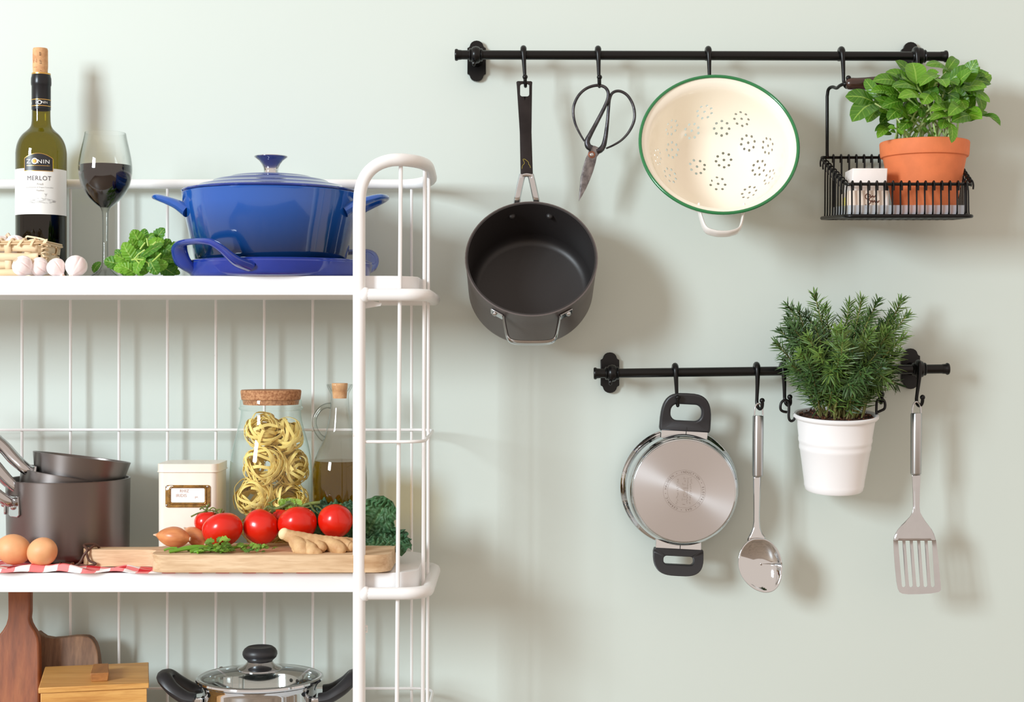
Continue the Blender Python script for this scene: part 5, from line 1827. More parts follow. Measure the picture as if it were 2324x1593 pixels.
# three saucepans, one in the other
def nested_pan(label, R, hgt, tilt, loc, phi, tip=0.0, taper=.003, plate_z=.0):
    """Pan standing on its own origin, handle towards -x turned by phi, tilted about y."""
    t = thing('nested_saucepan', label, 'saucepan', group='nested saucepans on the middle shelf', local=True)
    rb = R - taper
    out = [(0, 0), (rb - .014, 0), (rb - .006, .0022), (rb - .001, .008), (rb, .014), (R, hgt - .002), (R + .0005, hgt), (R - .001, hgt + .0006), (R - .0026, hgt), (R - .003, hgt - .004), (rb - .003, .014), (rb - .008, .005), (0, .004)]
    part('body', G().lathe(out, 96), M['anod'], t)
    cp, sp_ = math.cos(phi), math.sin(phi)
    ur, ut = Vector((-cp, -sp_, 0)), Vector((sp_, -cp, 0))
    bx = lambda r, tt, z: ur * r + ut * tt + Vector((0, 0, z))
    zp = hgt - .036
    for sg in (-1, 1):
        # the foot of each prong is a plate riveted to the wall
        a = math.atan2(sg * .026, R)
        u2 = ur * math.cos(a) + ut * math.sin(a)
        t2 = -ur * math.sin(a) + ut * math.cos(a)
        c = u2 * (R + .0018) + Vector((0, 0, zp))
        ol = [(-.012, .015), (.012, .015), (.014, -.013), (.009, -.016), (-.009, -.016), (-.014, -.013)]
        part('mount', G().plate(ol, [], lambda u, v, s: c + t2 * (u - .0 * v) + Vector((0, 0, v)) - u2 * (.003 * s)), M['steel'], t, bevel=.0008)
        part('rivet', G().ball(c + u2 * .0005 + Vector((0, 0, -.001)), (.0045, .0045, .0045), 12, 8), M['steel'], t)
        pr = [c + Vector((0, 0, .006)), c + u2 * .010 + Vector((0, 0, .0085)), bx(R + .026, sg * .020, zp + .022), bx(R + .042, sg * .015, zp + .036), bx(R + .060, sg * .0115, zp + .048), bx(R + .075, sg * .009, zp + .0555)]
        part('prong', G().tube(cr(pr, 5), [.006, .007, .0085, .0085, .0085, .0085], 12, sec=(1.1, .9), up=(0, 0, 1)), M['handle_steel'], t)
    hp = [bx(R + .052, 0, zp + .0445), bx(R + .075, 0, zp + .057), bx(R + .11, 0, zp + .071), bx(R + .15, 0, zp + .080), bx(R + .19, 0, zp + .084), bx(R + .215, 0, zp + .085)]
    part('handle', G().tube(cr(hp, 6), [.015, .0155, .015, .0145, .0145, .0135], 14, sec=(.62, 1.0), up=(0, 0, 1)), M['handle_steel'], t)
    t.matrix_world = TR(loc) @ Matrix.Rotation(tilt, 4, 'Y') @ Matrix.Rotation(tip, 4, 'X')
    return t


dc = 0.1315
sp1 = P(155.5, 1085, dc)
R1 = 137.0 * (D - dc) / F
nested_pan('largest dark grey saucepan standing on the cloth, two smaller pans inside', R1, sp1.z - (Z2 + .0022), 0, (sp1.x, -dc, Z2 + .0022), math.radians(33), taper=.0015)
t2_ = math.radians(9.5)
k2 = P(167, 1082, dc)
h2 = .088
nested_pan('middle-sized grey saucepan tilted inside the largest pan, mostly hidden', .0785, h2, t2_, k2 - (Matrix.Rotation(t2_, 3, 'Y') @ Matrix.Rotation(math.radians(-5.5), 3, 'X')) @ Vector((0, 0, h2)), math.radians(24), math.radians(-5.5), taper=.006)
t3_ = math.radians(7.2)
k3 = P(186.5, 1037, dc)
h3 = .052
nested_pan('smallest grey saucepan tilted on top of the nested stack', .0728, h3, t3_, k3 - (Matrix.Rotation(t3_, 3, 'Y') @ Matrix.Rotation(math.radians(-4.5), 3, 'X')) @ Vector((0, 0, h3)), math.radians(15), math.radians(-4.5), taper=.008)


# eggs
def egg(label, px, py, d, r, ln, q):
    c = P(px, py, d)
    t = G().ball(c, (r, r, ln), 32, 20, q=q, fn=lambda u: 1 - .10 * max(0, u.z) ** 2 * (1 - abs(u.z) ** 6) + .02 * u.z)
    return solo('egg', t, M['egg'], label, 'egg', 'brown eggs on the cloth')


egg('brown egg at the picture edge, behind the other egg', 31, 1247, .252, .0222, .0262, Quaternion((0, 1, 0), math.radians(-72)))
egg('brown egg resting on the checked cloth in front of the large saucepan', 96, 1252.5, .268, .0208, .0245, Quaternion((0, 1, 0), math.radians(60)) @ Quaternion((1, 0, 0), math.radians(35)))

# ------------------------------------------------------------------ chopping board
zb_, zt2 = Z2 + .0030, H - .2975
xl, xr = -0.5165, -0.1735
df_, db_ = 0.3045, 0.1665
hc, hw_ = 0.2270, 0.0150
ol = []
body = rrect(xl, db_, xr, df_, 0.027, 8)   # counter-clockwise in (x, d)
for p in body:
    ol.append(p)
# splice the handle into the left side (between the corner at small d and the one at large d)
idx = [i for i, p in enumerate(body) if abs(p[0] - xl) < 1e-6]
hl = cr([(xl - .0, hc + hw_ + .015, 0), (xl - .003, hc + hw_ + .008, 0), (xl - .014, hc + hw_ + .0015, 0), (xl - .04, hc + hw_, 0), (xl - .07, hc + hw_ + .0005, 0), (xl - .098, hc + hw_ - .001, 0), (xl - .1095, hc + hw_ - .008, 0), (xl - .1135, hc, 0),
         (xl - .1095, hc - hw_ + .008, 0), (xl - .098, hc - hw_ + .001, 0), (xl - .07, hc - hw_ - .0005, 0), (xl - .04, hc - hw_, 0), (xl - .014, hc - hw_ - .0015, 0), (xl - .003, hc - hw_ - .008, 0), (xl, hc - hw_ - .015, 0)], 4)
hl = [(p.x, p.y) for p in hl]
# order: body goes from (x1,d1) corner; left side runs from large d to small d
i0 = idx[0]
a = [p for p in body[:i0 + 1]]
b_ = [p for p in body[i0 + 1:]]
ol = a + hl + b_
board = thing('chopping_board', 'pale wooden chopping board with handle, holding tomatoes, ginger and shallots', 'board', (-.35, -.18, zb_))
holec = circ(xl - .092, hc, .0042, 12)
part('board_body', G().plate(ol, [holec], lambda u, v, s: Vector((u, -v, zb_ if s else zt2))), M['oak'], board, bevel=.0085, seg=4)
cz_ = lambda x, y, d: P(x / 3.885, 969 + y / 3.885, d)
hx_, hz_ = xl - .092, zt2
cordp = [(hx_, -hc, zb_ + .010), (hx_ + .001, -hc, hz_ + .001), (hx_ - .006, -hc - .003, hz_ + .0065), (hx_ - .018, -hc - .010, hz_ + .006)]
cordp = [Vector(p) for p in cordp] + [cz_(770, 1085, .2450), cz_(740, 1130, .2465), cz_(715, 1180, .2480), cz_(690, 1208, .2500), cz_(650, 1226, .2510)]
part('leather_cord', G().tube(cr(cordp, 5), .0019, 8), M['cord'], board)
cord2 = [(hx_, -hc, zt2 - .012), (hx_ + .001, -hc - .002, zt2 + .002), (hx_ - .004, -hc - .010, zt2 + .0045), cz_(770, 1095, .2450), cz_(768, 1130, .2462), cz_(790, 1180, .2465), cz_(845, 1206, .2475), cz_(780, 1222, .2500), cz_(690, 1224, .2515), cz_(640, 1228, .252)]
part('leather_cord', G().tube(cr(cord2, 5), .0017, 8), M['cord'], board)
for x0, x1, y0, y1 in ((512, 648, 1205, 1248),):
    part('cord_toggle', G().tube([cz_(528, 1222, .250), cz_(565, 1224, .2505), cz_(600, 1226, .251), cz_(645, 1226, .2515)], [.0040, .0052, .0054, .0042], 10), M['cord'], board)
    part('toggle_cap', G().tube([cz_(525, 1222, .250), cz_(540, 1222, .250)], .0056, 10), M['copper'], board)
    part('toggle_cap', G().tube([cz_(628, 1226, .2512), cz_(646, 1226, .2515)], .0058, 10), M['copper'], board)


# ------------------------------------------------------------------ food on the board
def tomato(label, px, py, d, rx, rz, seed, calyx=None):
    rg = random.Random(seed)
    c = P(px, py, d)
    rx, rz = S(rx, d), S(rz, d)
    base = zt2 + .0003
    c.z = max(c.z, base + rz * .93)
    ph = rg.uniform(0, 6)

    def fn(u):
        a = math.atan2(u.y, u.x)
        k = 1 + .018 * math.cos(5 * a + ph) * (1 - u.z * u.z)
        if u.z > .8:
            k *= 1 - .16 * (u.z - .8) / .2
        if u.z < -.9:
            k *= 1 - .08 * (-u.z - .9) / .1
        return k
    q = Quaternion((rg.uniform(-1, 1), rg.uniform(-1, 1), 0), rg.uniform(.05, .3)) if calyx is None else Vector((0, 0, 1)).rotation_difference(Vector(calyx).normalized())
    t = thing('tomato', label, 'tomato', (c.x, c.y, base), 'tomatoes on the chopping board')
    part('fruit', G().ball(c, (rx, rx, rz), 40, 26, q=q, fn=fn), M['tomato'], t)
    up = q @ Vector((0, 0, 1))
    o = c + up * rz * .86
    s_1 = up.orthogonal().normalized()
    s_2_ = up.cross(s_1)
    for k in range(5):
        a = ph + 2 * PI * k / 5
        out = s_1 * math.cos(a) + s_2_ * math.sin(a)
        L_ = rx * rg.uniform(.45, .62)
        part('sepal', leaf(o, o + out * L_ + up * (.12 * L_), L_ * .28, up, curl=-.08 + rg.uniform(0, .25), nx=6, ny=1, pw=(.5, .9)), M['vine'], t)
    part('stalk', G().tube(cr([o - up * .001, o + up * .006 + s_1 * .002, o + up * .011 + s_1 * .006], 3), [.0019, .0015], 8), M['vine'], t)
    return t


tomato('ripe tomato at the left front, nearest the shallots', 505, 1201.5, .235, 46, 38, 1, (-.25, .35, .85))
tomato('ripe tomato second from the left, between the two front ones', 592, 1195, .216, 41, 40, 2, (.45, .45, .75))
tomato('ripe tomato behind the ginger root, third of the row', 675, 1189, .214, 45, 38, 3, (-.2, .5, .8))
tomato('ripe tomato right beside the white shelf post', 761, 1182, .211, 39.5, 38, 4, (.1, .6, .8))
tomato('ripe tomato half hidden behind the left one, dry stem on top', 470, 1184, .188, 29, 26, 5, (-.1, .1, 1))
tomato('ripe tomato at the back of the board, only a red glimpse showing', 640, 1180, .180, 30, 27, 6, (.1, .2, 1))
z8 = lambda x, y, d: P(330 + x / 3.81, 1080 + y / 3.81, d)
vine = thing('tomato_vine', 'green tomato vine stalk lying behind the middle tomatoes', 'vine', (-.31, -.16, zt2))
part('main_stalk', G().tube(cr([z8(1060, 262, .183), z8(1110, 285, .183), z8(1180, 268, .182), z8(1250, 235, .180), z8(1330, 262, .178), z8(1420, 240, .178), z8(1510, 230, .176)], 4), .0026, 8), M['vine'], vine)
for pts in ([(1110, 285), (1090, 230), (1150, 190)], [(1180, 268), (1200, 235), (1260, 215)], [(1250, 235), (1300, 285), (1330, 300)], [(1060, 262), (1030, 290), (1020, 300)], [(1420, 240), (1460, 300), (1500, 330)], [(1330, 262), (1380, 275), (1440, 265)], [(1090, 230), (1060, 235)], [(1110, 270), (1150, 300), (1170, 320)], [(1460, 260), (1500, 270), (1530, 300)], [(1070, 250), (1100, 310), (1130, 330)]):
    part('side_stalk', G().tube(cr([z8(x, y, .180) for x, y in pts], 4), [.0019, .0009], 6), M['vine'], vine)
vin2 = thing('dry_vine', 'thin dry tomato stem leaning against the cream tin', 'vine', z8(560, 330, .187))
for pts in ([(395, 352), (450, 325), (500, 312), (550, 300), (600, 305), (640, 330)], [(470, 290), (490, 275), (520, 262), (530, 275)], [(480, 265), (510, 290), (545, 285)], [(545, 300), (580, 275), (610, 290), (625, 325)], [(560, 320), (590, 335), (610, 315)], [(600, 300), (650, 290), (660, 330)], [(580, 290), (600, 340)]):
    part('stalk', G().tube(cr([z8(x, y, .190) for x, y in pts], 4), [.0013, .0008], 6), M['vine'], vin2)


def shallot(label, a, b, r, seed):
    """Bulb from the dry tail a to the root b."""
    a, b = Vector(a), Vector(b)
    ax = (b - a)
    L_ = ax.length
    Mx = TR(a) @ rot_to(ax)
    rg = random.Random(seed)
    ph = rg.uniform(0, 6)
    t = thing('shallot', label, 'shallot', ((a.x + b.x) / 2, (a.y + b.y) / 2, zt2), 'shallots on the chopping board')
    pr = [(.10, 0), (.22, .05), (.55, .16), (.88, .34), (1, .52), (.95, .68), (.72, .83), (.38, .94), (.18, 1.0), (.12, 1.01)]
    ps = [(p.x * r, p.y * L_) for p in cr([(x, y, 0) for x, y in pr], 4)]
    part('bulb', G().lathe(ps, 40, Mx, rf=lambda q, z: 1 + .025 * math.sin(3 * q + ph) + .012 * math.sin(9 * q + ph)), M['shallot'], t)
    part('root_end', G().lathe([(.2 * r, L_ * .99), (.19 * r, L_ * 1.02), (.1 * r, L_ * 1.035), (0, L_ * 1.02)], 14, Mx, rf=lambda q, z: 1 + .15 * math.sin(7 * q)), M['garlic_dry'], t)
    part('dry_tail', G().lathe([(0, -.07 * L_), (.07 * r, -.06 * L_), (.13 * r, 0), (.2 * r, .04 * L_)], 10, Mx, rf=lambda q, z: 1 + .2 * math.sin(4 * q)), M['garlic_dry'], t)
    return t


shallot('copper-skinned shallot lying at the front left of the board', z8(88, 510, .226), z8(385, 545, .232), S(23.5, .23), 1)
shallot('copper-skinned shallot tucked between the front shallot and the tomato', z8(345, 455, .185), z8(520, 590, .212), S(19.5, .19), 2)

# ginger
gi = thing('ginger_root', 'knobbly fresh ginger root lying on the front of the chopping board', 'ginger', (-.285, -.27, zt2))


def lump(pts, rr, seed):
    g_ = G()
    P_ = cr(pts, 8)
    n = len(P_)
    rad = []
    for i in range(n):
        k = i / (n - 1) * (len(rr) - 1)
        j = min(int(k), len(rr) - 2)
        r = rr[j] * (1 - (k - j)) + rr[j + 1] * (k - j)
        rad.append(r)
    # round both ends
    a, b = P_[0], P_[-1]
    ta, tb = (P_[0] - P_[1]).normalized(), (P_[-1] - P_[-2]).normalized()
    pa = [a + ta * (rad[0] * s) for s in (.97, .8, .45)]
    ra_ = [rad[0] * s for s in (.22, .6, .88)]
    pb = [b + tb * (rad[-1] * s) for s in (.45, .8, .97)]
    rb_ = [rad[-1] * s for s in (.88, .6, .22)]
    g_.tube(pa + P_ + pb, ra_ + rad + rb_, 20)
    for i, v in enumerate(g_.v):
        nv = noise.noise(v * 95 + Vector((seed, 0, 0)))
        ring_ = math.sin((v.x + v.z * .6) * 900)
        c = min(P_, key=lambda p: (p - v).length)
        dr = (v - c).normalized()
        g_.v[i] = v + dr * (.0011 * nv + .00025 * ring_)
    return g_


gm = lambda x, y, d: z8(x, y, d)
part('main_rhizome', lump([gm(1215, 505, .262), gm(1290, 535, .262), gm(1390, 562, .260), gm(1490, 572, .258), gm(1600, 588, .256), gm(1720, 590, .252), gm(1800, 592, .25)], [.0085, .0105, .0115, .0105, .0115, .0112, .009], 1), M['ginger'], gi)
part('lobe', lump([gm(1300, 570, .268), gm(1350, 625, .276), gm(1380, 655, .280)], [.0105, .0115, .0088], 2), M['ginger'], gi)
part('lobe', lump([gm(1380, 600, .268), gm(1440, 650, .280), gm(1480, 668, .283)], [.010, .0105, .0082], 3), M['ginger'], gi)
part('lobe', lump([gm(1480, 590, .262), gm(1520, 615, .273), gm(1528, 622, .276)], [.008, .0075, .0070], 4), M['ginger'], gi)
part('lobe', lump([gm(1600, 590, .260), gm(1660, 620, .272), gm(1690, 630, .276)], [.011, .0105, .0085], 5), M['ginger'], gi)
part('lobe', lump([gm(1715, 588, .258), gm(1760, 605, .268), gm(1775, 610, .270)], [.0095, .0085, .007], 6), M['ginger'], gi)
part('lobe', lump([gm(1300, 610, .270), gm(1290, 630, .272), gm(1292, 640, .273)], [.006, .005, .004], 7), M['ginger'], gi)
part('cut_end', G().ball(gm(1196, 500, .2645), (.0076, .0066, .0088), 18, 12, q=Quaternion((0, 1, 0), .5)), M['ginger_cut'], gi, label='pale dry cut end')

# chopped parsley
pa_ = thing('chopped_parsley', 'cut parsley stems and torn green leaves scattered on the board', 'herb', (-.38, -.27, zt2))
onb = lambda x, d, h=.002: Vector(((x - CX) * (D - d) / F, -d, zt2 + h))
for (xa, da, xb, db2, r) in ((372, .262, 402, .260, .0016), (384, .284, 470, .262, .0026), (396, .276, 480, .258, .0024), (410, .250, 462, .246, .0022), (432, .284, 500, .262, .0026), (425, .262, 500, .250, .0024), (448, .290, 520, .240, .0022), (440, .282, 505, .285, .0020), (500, .285, 560, .238, .0022), (478, .268, 490, .292, .002), (492, .275, 512, .296, .0018)):
    part('stem', G().tube(cr([onb(xa, da, r), onb((xa + xb) / 2, (da + db2) / 2, r + .003), onb(xb, db2, r + .003)], 4), r, 7), M['parsley_stem'], pa_)
for i in range(52):
    t = re_.random()
    x = 486 + 135 * t ** 1.1
    d = .274 + re_.gauss(0, .010) + .004 * t
    c = onb(x, d, re_.uniform(.002, .016) * (1.1 - .75 * t))
    Ln = re_.uniform(.008, .016) * (1.1 - .45 * t)
    dr = Vector((re_.gauss(0, 1), re_.gauss(0, .6), re_.uniform(-.05, .4))).normalized()
    part('leaf', leaf(c, c + dr * Ln, Ln * .75, (re_.gauss(0, .5), -.6, 1), cup=re_.uniform(-.3, .3), curl=.15, serr=.28, teeth=3, nx=13, ny=2, pw=(.5, .5)), M['parsley'], pa_)
for i in range(14):
    x, d = re_.uniform(425, 500), re_.uniform(.272, .29)
    c = onb(x, d, re_.uniform(.003, .008))
    Ln = re_.uniform(.008, .014)
    dr = Vector((re_.gauss(0, 1), re_.gauss(0, .5), .1)).normalized()
    part('leaf', leaf(c, c + dr * Ln, Ln * .6, (0, -.5, 1), serr=.2, teeth=3, nx=10, ny=2), M['parsley'], pa_)

# savoy leaves behind the post
kb = thing('savoy_leaves', 'dark crinkled green cabbage leaves at the back of the board behind the post', 'cabbage leaf', (-.27, -.18, zt2))


def savoy(c, ax_, up_, L_, W_, seed, amp=.0042, roll=.0):
    c, ax_, up_ = Vector(c), Vector(ax_).normalized(), Vector(up_).normalized()
    sd = ax_.cross(up_).normalized()
    nn = sd.cross(ax_).normalized()

    def f(u, v):
        q = (v - .5) * 2
        w = W_ * (math.sin(PI * min(1, u * .92 + .04)) ** .55) * (1 + .06 * math.sin(u * 40 + seed) + .05 * math.sin(u * 17))
        p = c + ax_ * (L_ * (u - .5)) + sd * (q * w)
        n1 = noise.noise(Vector((u * L_ * 130 + seed, q * W_ * 130, seed)))
        n2 = noise.noise(Vector((u * L_ * 210 + seed, q * W_ * 210, seed + 5)))
        edge = abs(q) ** 2
        h = amp * (abs(n1) * 2.3 - .5) + amp * .5 * n2 + edge * .006 * math.sin(u * 30 + q * 3 + seed) - roll * q * q * W_ - .004 * math.exp(-(q * 9) ** 2)
        return p + nn * h
    return G().grid(f, 90, 56)


part('leaf', savoy(P(852, 1178, .176), (.5, .1, .8), (.15, -1, .2), .072, .030, 3), M['kale'], kb, smooth=60)
part('leaf', savoy(P(870, 1231, .195), (1, -.05, -.05), (0, -.75, .7), .085, .017, 8, .0048, .4), M['kale'], kb, smooth=60)
part('leaf', savoy(P(905, 1225, .176), (.5, .2, -.6), (.3, -1, .3), .040, .017, 12, .0045), M['kale'], kb, smooth=60)
part('leaf', savoy(P(745, 1150, .175), (1, 0, .04), (0, -.7, .8), .095, .019, 17, .004, .5), M['kale'], kb, smooth=60)
part('leaf', savoy(P(770, 1190, .173), (1, 0, -.1), (0, -1, .2), .12, .030, 23, .004), M['kale'], kb, smooth=60)
part('leaf', savoy(P(790, 1225, .180), (1, 0, .0), (0, -1, .4), .13, .018, 29, .004), M['kale'], kb, smooth=60)
lt = thing('lettuce_leaf', 'small bright lettuce leaf showing above the tomatoes by the jar', 'lettuce leaf', z8(1250, 240, .178))
for (a_, b_2, w_) in (((1240, 290, .178), (1245, 190, .176), 110), ((1300, 280, .178), (1310, 195, .175), 100), ((1215, 270, .178), (1160, 205, .178), 70)):
    part('leaf', leaf(z8(*a_), z8(*b_2), w_ / 3.81 * 2.4 / F, (.1, -1, .3), cup=.3, curl=.15, serr=.10, teeth=6, nx=20, ny=3, pw=(.4, .4), bul=.06), M['lettuce'], lt)

# ------------------------------------------------------------------ cream tin
tf, tb = 0.163, 0.074
tx0, tx1 = (355 - CX) * (D - tf) / F, (494 - CX) * (D - tf) / F
ty = lambda y: H - (y - CY) * (D - tf) / F
tin = thing('storage_tin', 'square cream painted tin with brass label holder behind the shallots', 'tin', ((tx0 + tx1) / 2, -(tf + tb) / 2, Z2 + .0022))
ol = rrect(tx0 + .0012, tb + .0012, tx1 - .0012, tf - .0012, .010, 6)
part('tin_body', G().plate(ol, [], lambda u, v, s: Vector((u, -v, Z2 + .0022 if s else ty(1066)))), M['tin'], tin, bevel=.001)
ol2 = rrect(tx0, tb, tx1, tf, .011, 6)
part('tin_lid', G().plate(ol2, [], lambda u, v, s: Vector((u, -v, ty(1072) if s else ty(1053)))), M['tin'], tin, bevel=.003, seg=4)
part('lid_bead', G().tube([(x, -d, ty(1071)) for x, d in rrect(tx0 - .0002, tb - .0002, tx1 + .0002, tf + .0002, .011, 6)], .0009, 6, closed=True), M['tin'], tin)
tq = lambda x, y, o=0: Vector(((360 + x / 16.6 - CX) * (D - tf) / F, -tf - o + .0012, H - (1080 + y / 16.6 - CY) * (D - tf) / F))
fr = part('label_holder', G().plate([(p[0], p[1]) for p in rrect(255, 345, 1950, 1190, 90, 4)], [rrect(455, 460, 1735, 1000, 50, 3)[::-1]], lambda u, v, s: tq(u, v, .0014 if s == 0 else 0)), M['brass'], tin, bevel=.0005, label='tarnished brass label holder')
part('holder_ridge', G().tube([tq(x, y, .0018) for x, y in rrect(415, 415, 1785, 1050, 70, 4)], .0011, 8, closed=True), M['brass'], fr)
part('label_card', G().plate(rrect(440, 440, 1760, 1020, 20, 2), [], lambda u, v, s: tq(u, v, .0006 if s == 0 else .0001)), M['paper'], tin, smooth=0)
for x, y in ((302, 390), (1840, 405), (302, 1110), (1830, 1125)):
    part('rivet', G().ball(tq(x, y, .0018), (.0017, .0009, .0017), 10, 6), M['steel'], fr)
tk = 2.388 / F / 16.6
for s, sz, x, y, m_ in (('RHIZ', 165, 965, 570, 'pink_ink'), ('IRIDIS', 165, 850, 745, 'pink_ink'), ('pv.', 120, 1430, 790, 'pink_ink')):
    part('lettering', text_g(s, sz * tk, lambda u, v: tq(x, y, .0009) + Vector((u, 0, v)), sx=.9, spacing=1.08), M[m_], tin, smooth=0)
part('torn_sticker', G().plate([(290, 540), (400, 505), (500, 440), (590, 425), (540, 370), (430, 360), (330, 400), (280, 470)], [], lambda u, v, s: tq(u, v, .0024 - .0003 * s)), M['paper'], tin, smooth=0)

# ------------------------------------------------------------------ pasta jar
jd = 0.1015
js = (D - jd) / F
j0 = P(615, 1000, jd)
jy = lambda y: H - (y - CY) * js
jz = Z2 + .0024
jar = thing('pasta_jar', 'tall pale green glass jar with a cork lid, full of pasta nests', 'jar', (j0.x, -jd, jz))
MJ = TR((j0.x, -jd, 0))
op = [(0, jz), (.052, jz), (.059, jz + .002), (.0625, jz + .009), (93 * js, jz + .02), (93.5 * js, jy(1130)), (93 * js, jy(1080)), (91 * js, jy(1045)), (87 * js, jy(1020)), (81 * js, jy(995)), (74.5 * js, jy(972)), (70 * js, jy(955)), (68 * js, jy(940)), (67.5 * js, jy(931))]
op = op[:4] + [(p.x, p.y) for p in cr([(r, z, 0) for r, z in op[4:]], 4)]
lip = [(70 * js, jy(930)), (72.5 * js, jy(927.5)), (72.5 * js, jy(924.5)), (70 * js, jy(922.5)), (69.5 * js, jy(910)), (69 * js, jy(907)), (67 * js, jy(906.5)), (65.8 * js, jy(908))]
part('glass', G().lathe(op + lip, 72, MJ), M['jar'], jar)
part('cork_lid', G().lathe([(0, jy(918)), (62 * js, jy(918)), (64.5 * js, jy(906.5)), (66.5 * js, jy(905.8)), (68.5 * js, jy(889)), (68 * js, jy(886)), (66.5 * js, jy(884.6)), (0, jy(884.2))], 56, MJ), M['cork_dark'], jar)


def nest(label, px, py, d, r, ax, seed, n=34):
    rg = random.Random(seed)
    c = P(px, py, d)
    r = S(r, d)
    if c.z - r < jz + .004:
        c.z = jz + .004 + r
    q = rot_to(ax)
    t = thing('pasta_nest', label, 'pasta', (c.x, c.y, c.z - r), 'nests of tagliatelle in the jar')
    for k in range(n):
        rr_ = r * rg.uniform(.42, .95)
        a0, sw = rg.uniform(0, 2 * PI), rg.uniform(1.1, 2.0) * PI
        tx, tyy = rg.gauss(0, .32), rg.gauss(0, .32)
        rotm = q @ Matrix.Rotation(tx, 4, 'X') @ Matrix.Rotation(tyy, 4, 'Y')
        off = rg.uniform(-.45, .45) * r
        pts, ups = [], []
        for i in range(15):
            f = i / 14
            a = a0 + sw * f
            w = rr_ * (1 + .12 * math.sin(3 * a + k) + .08 * math.sin(5 * f * PI + k))
            lp = Vector((w * math.cos(a), w * math.sin(a), off + .18 * r * math.sin(2 * a + k * 1.3)))
            ln_ = lp.length
            if ln_ > r:
                lp *= r / ln_
            p = c + (rotm @ lp.to_4d()).to_3d() if False else c + rotm.to_3x3() @ lp
            # stay inside the glass
            dx, dy = p.x - j0.x, p.y + jd
            rad_ = math.hypot(dx, dy)
            lim_ = 0.0580 if p.z < jy(1045) else (0.0580 - (p.z - jy(1045)) / (jy(940) - jy(1045)) * .0165)
            if rad_ > lim_:
                p = Vector((j0.x + dx * lim_ / rad_, -jd + dy * lim_ / rad_, p.z))
            pts.append(p)
            ups.append((p - c).normalized() if (p - c).length > 1e-5 else Vector((0, 0, 1)))
        part('strand', G().tube(cr(pts, 2), .0028, 6, sec=(.2, 1.0), up=[u for u in [x for i_ in range(14) for x in (ups[i_], (ups[i_] + ups[i_ + 1]))] + [ups[-1]]]), M['pasta'], t)
    return t


nest('coiled yellow pasta nest at the top left inside the jar', 600, 978, .115, 46, (.3, -.6, .6), 1)
nest('coiled yellow pasta nest at the top right inside the jar', 650, 990, .100, 44, (-.6, -.5, .5), 2)
nest('coiled yellow pasta nest in the middle of the jar, facing out', 600, 1056, .122, 50, (-.2, -1, .3), 3)
nest('coiled yellow pasta nest at the middle right of the jar', 660, 1062, .095, 46, (.7, -.6, .3), 4)
nest('coiled yellow pasta nest at the lower left of the jar', 578, 1128, .120, 50, (-.3, -1, .5), 5, 38)
nest('coiled yellow pasta nest at the lower right of the jar', 655, 1140, .100, 48, (.3, -.8, .5), 6)
nest('coiled yellow pasta nest at the jar bottom, mostly behind tomatoes', 600, 1212, .110, 54, (0, -.4, 1), 7)
nest('coiled yellow pasta nest at the bottom rear of the jar', 640, 1215, .086, 48, (.2, -.3, 1), 8)

# ------------------------------------------------------------------ oil bottle
qd = 0.122
qs = (D - qd) / F
q0 = P(771, 1000, qd)
qy = lambda y: H - (y - CY) * qs
qz = Z2 + .0024
oil = thing('oil_bottle', 'clear glass oil bottle with round handle and cork beside the pasta jar', 'bottle', (q0.x, -qd, qz))
MQ = TR((q0.x, -qd, 0))
op = [(0, qz + .001), (.030, qz), (.0345, qz + .001), (.0365, qz + .006), (55 * qs, qy(1215)), (59 * qs, qy(1160)), (61.5 * qs, qy(1110)), (62 * qs, qy(1085)), (60.5 * qs, qy(1060)), (56 * qs, qy(1040)), (48.5 * qs, qy(1020)), (40 * qs, qy(1003)), (33 * qs, qy(985)), (27.5 * qs, qy(962)), (23.5 * qs, qy(940)), (21.5 * qs, qy(920)), (20.8 * qs, qy(900)), (21 * qs, qy(894)), (23.5 * qs, qy(888)), (28 * qs, qy(880)), (29.8 * qs, qy(873.5)), (29 * qs, qy(872)), (27 * qs, qy(874)), (19 * qs, qy(888))]
op = op[:4] + [(p.x, p.y) for p in cr([(r, z, 0) for r, z in op[4:]], 3)]
part('glass', G().lathe(op, 64, MQ), M['clear'], oil)
oz = qy(1045)
oi_ = [(0, qz + .004), (.030, qz + .004), (.0345, qz + .008)] + [(r - .0012, z) for r, z in op[5:] if z < oz and r > .03] + [(56.2 * qs - .0010, oz), (0, oz)]
part('oil', G().lathe(oi_, 64, MQ), M['oil'], oil)
part('cork', G().lathe([(0, qy(904)), (15.5 * qs, qy(904)), (18 * qs, qy(876)), (18.3 * qs, qy(871)), (17.5 * qs, qy(869.6)), (0, qy(869.4))], 32, MQ), M['cork'], oil)
q9 = lambda x, y: P(480 + x / 2.95, 840 + y / 2.95, qd)
part('handle', G().tube(cr([q9(800, 238), q9(770, 238), q9(730, 258), q9(697, 305), q9(688, 352), q9(700, 400), q9(724, 438), q9(752, 462)], 5), [.0048, .0040, .0036, .0036, .0036, .0036, .0038, .0046], 12), M['clear_solid'], oil)
# ------------------------------------------------------------------ lower shelf
fq = lambda x, y, d: P(x / 5.533, 1330 + y / 5.533, d)


def leaning(name, label, ol, dtop, dbot, thick, m_, holes=(), bev=.003):
    """A board leaning back on the rear wires; ol in pixels at its face."""
    ytop = min(p[1] for p in ol)
    ybot = max(p[1] for p in ol)
    dv = lambda y: dtop + (dbot - dtop) * (y - ytop) / (ybot - ytop)
    fn = lambda u, v, s: P(u, v, dv(v)) + Vector((0, thick * s, 0))
    return solo(name, G().plate(ol, list(holes), fn), m_, label, 'board', bevel=bev, seg=3)


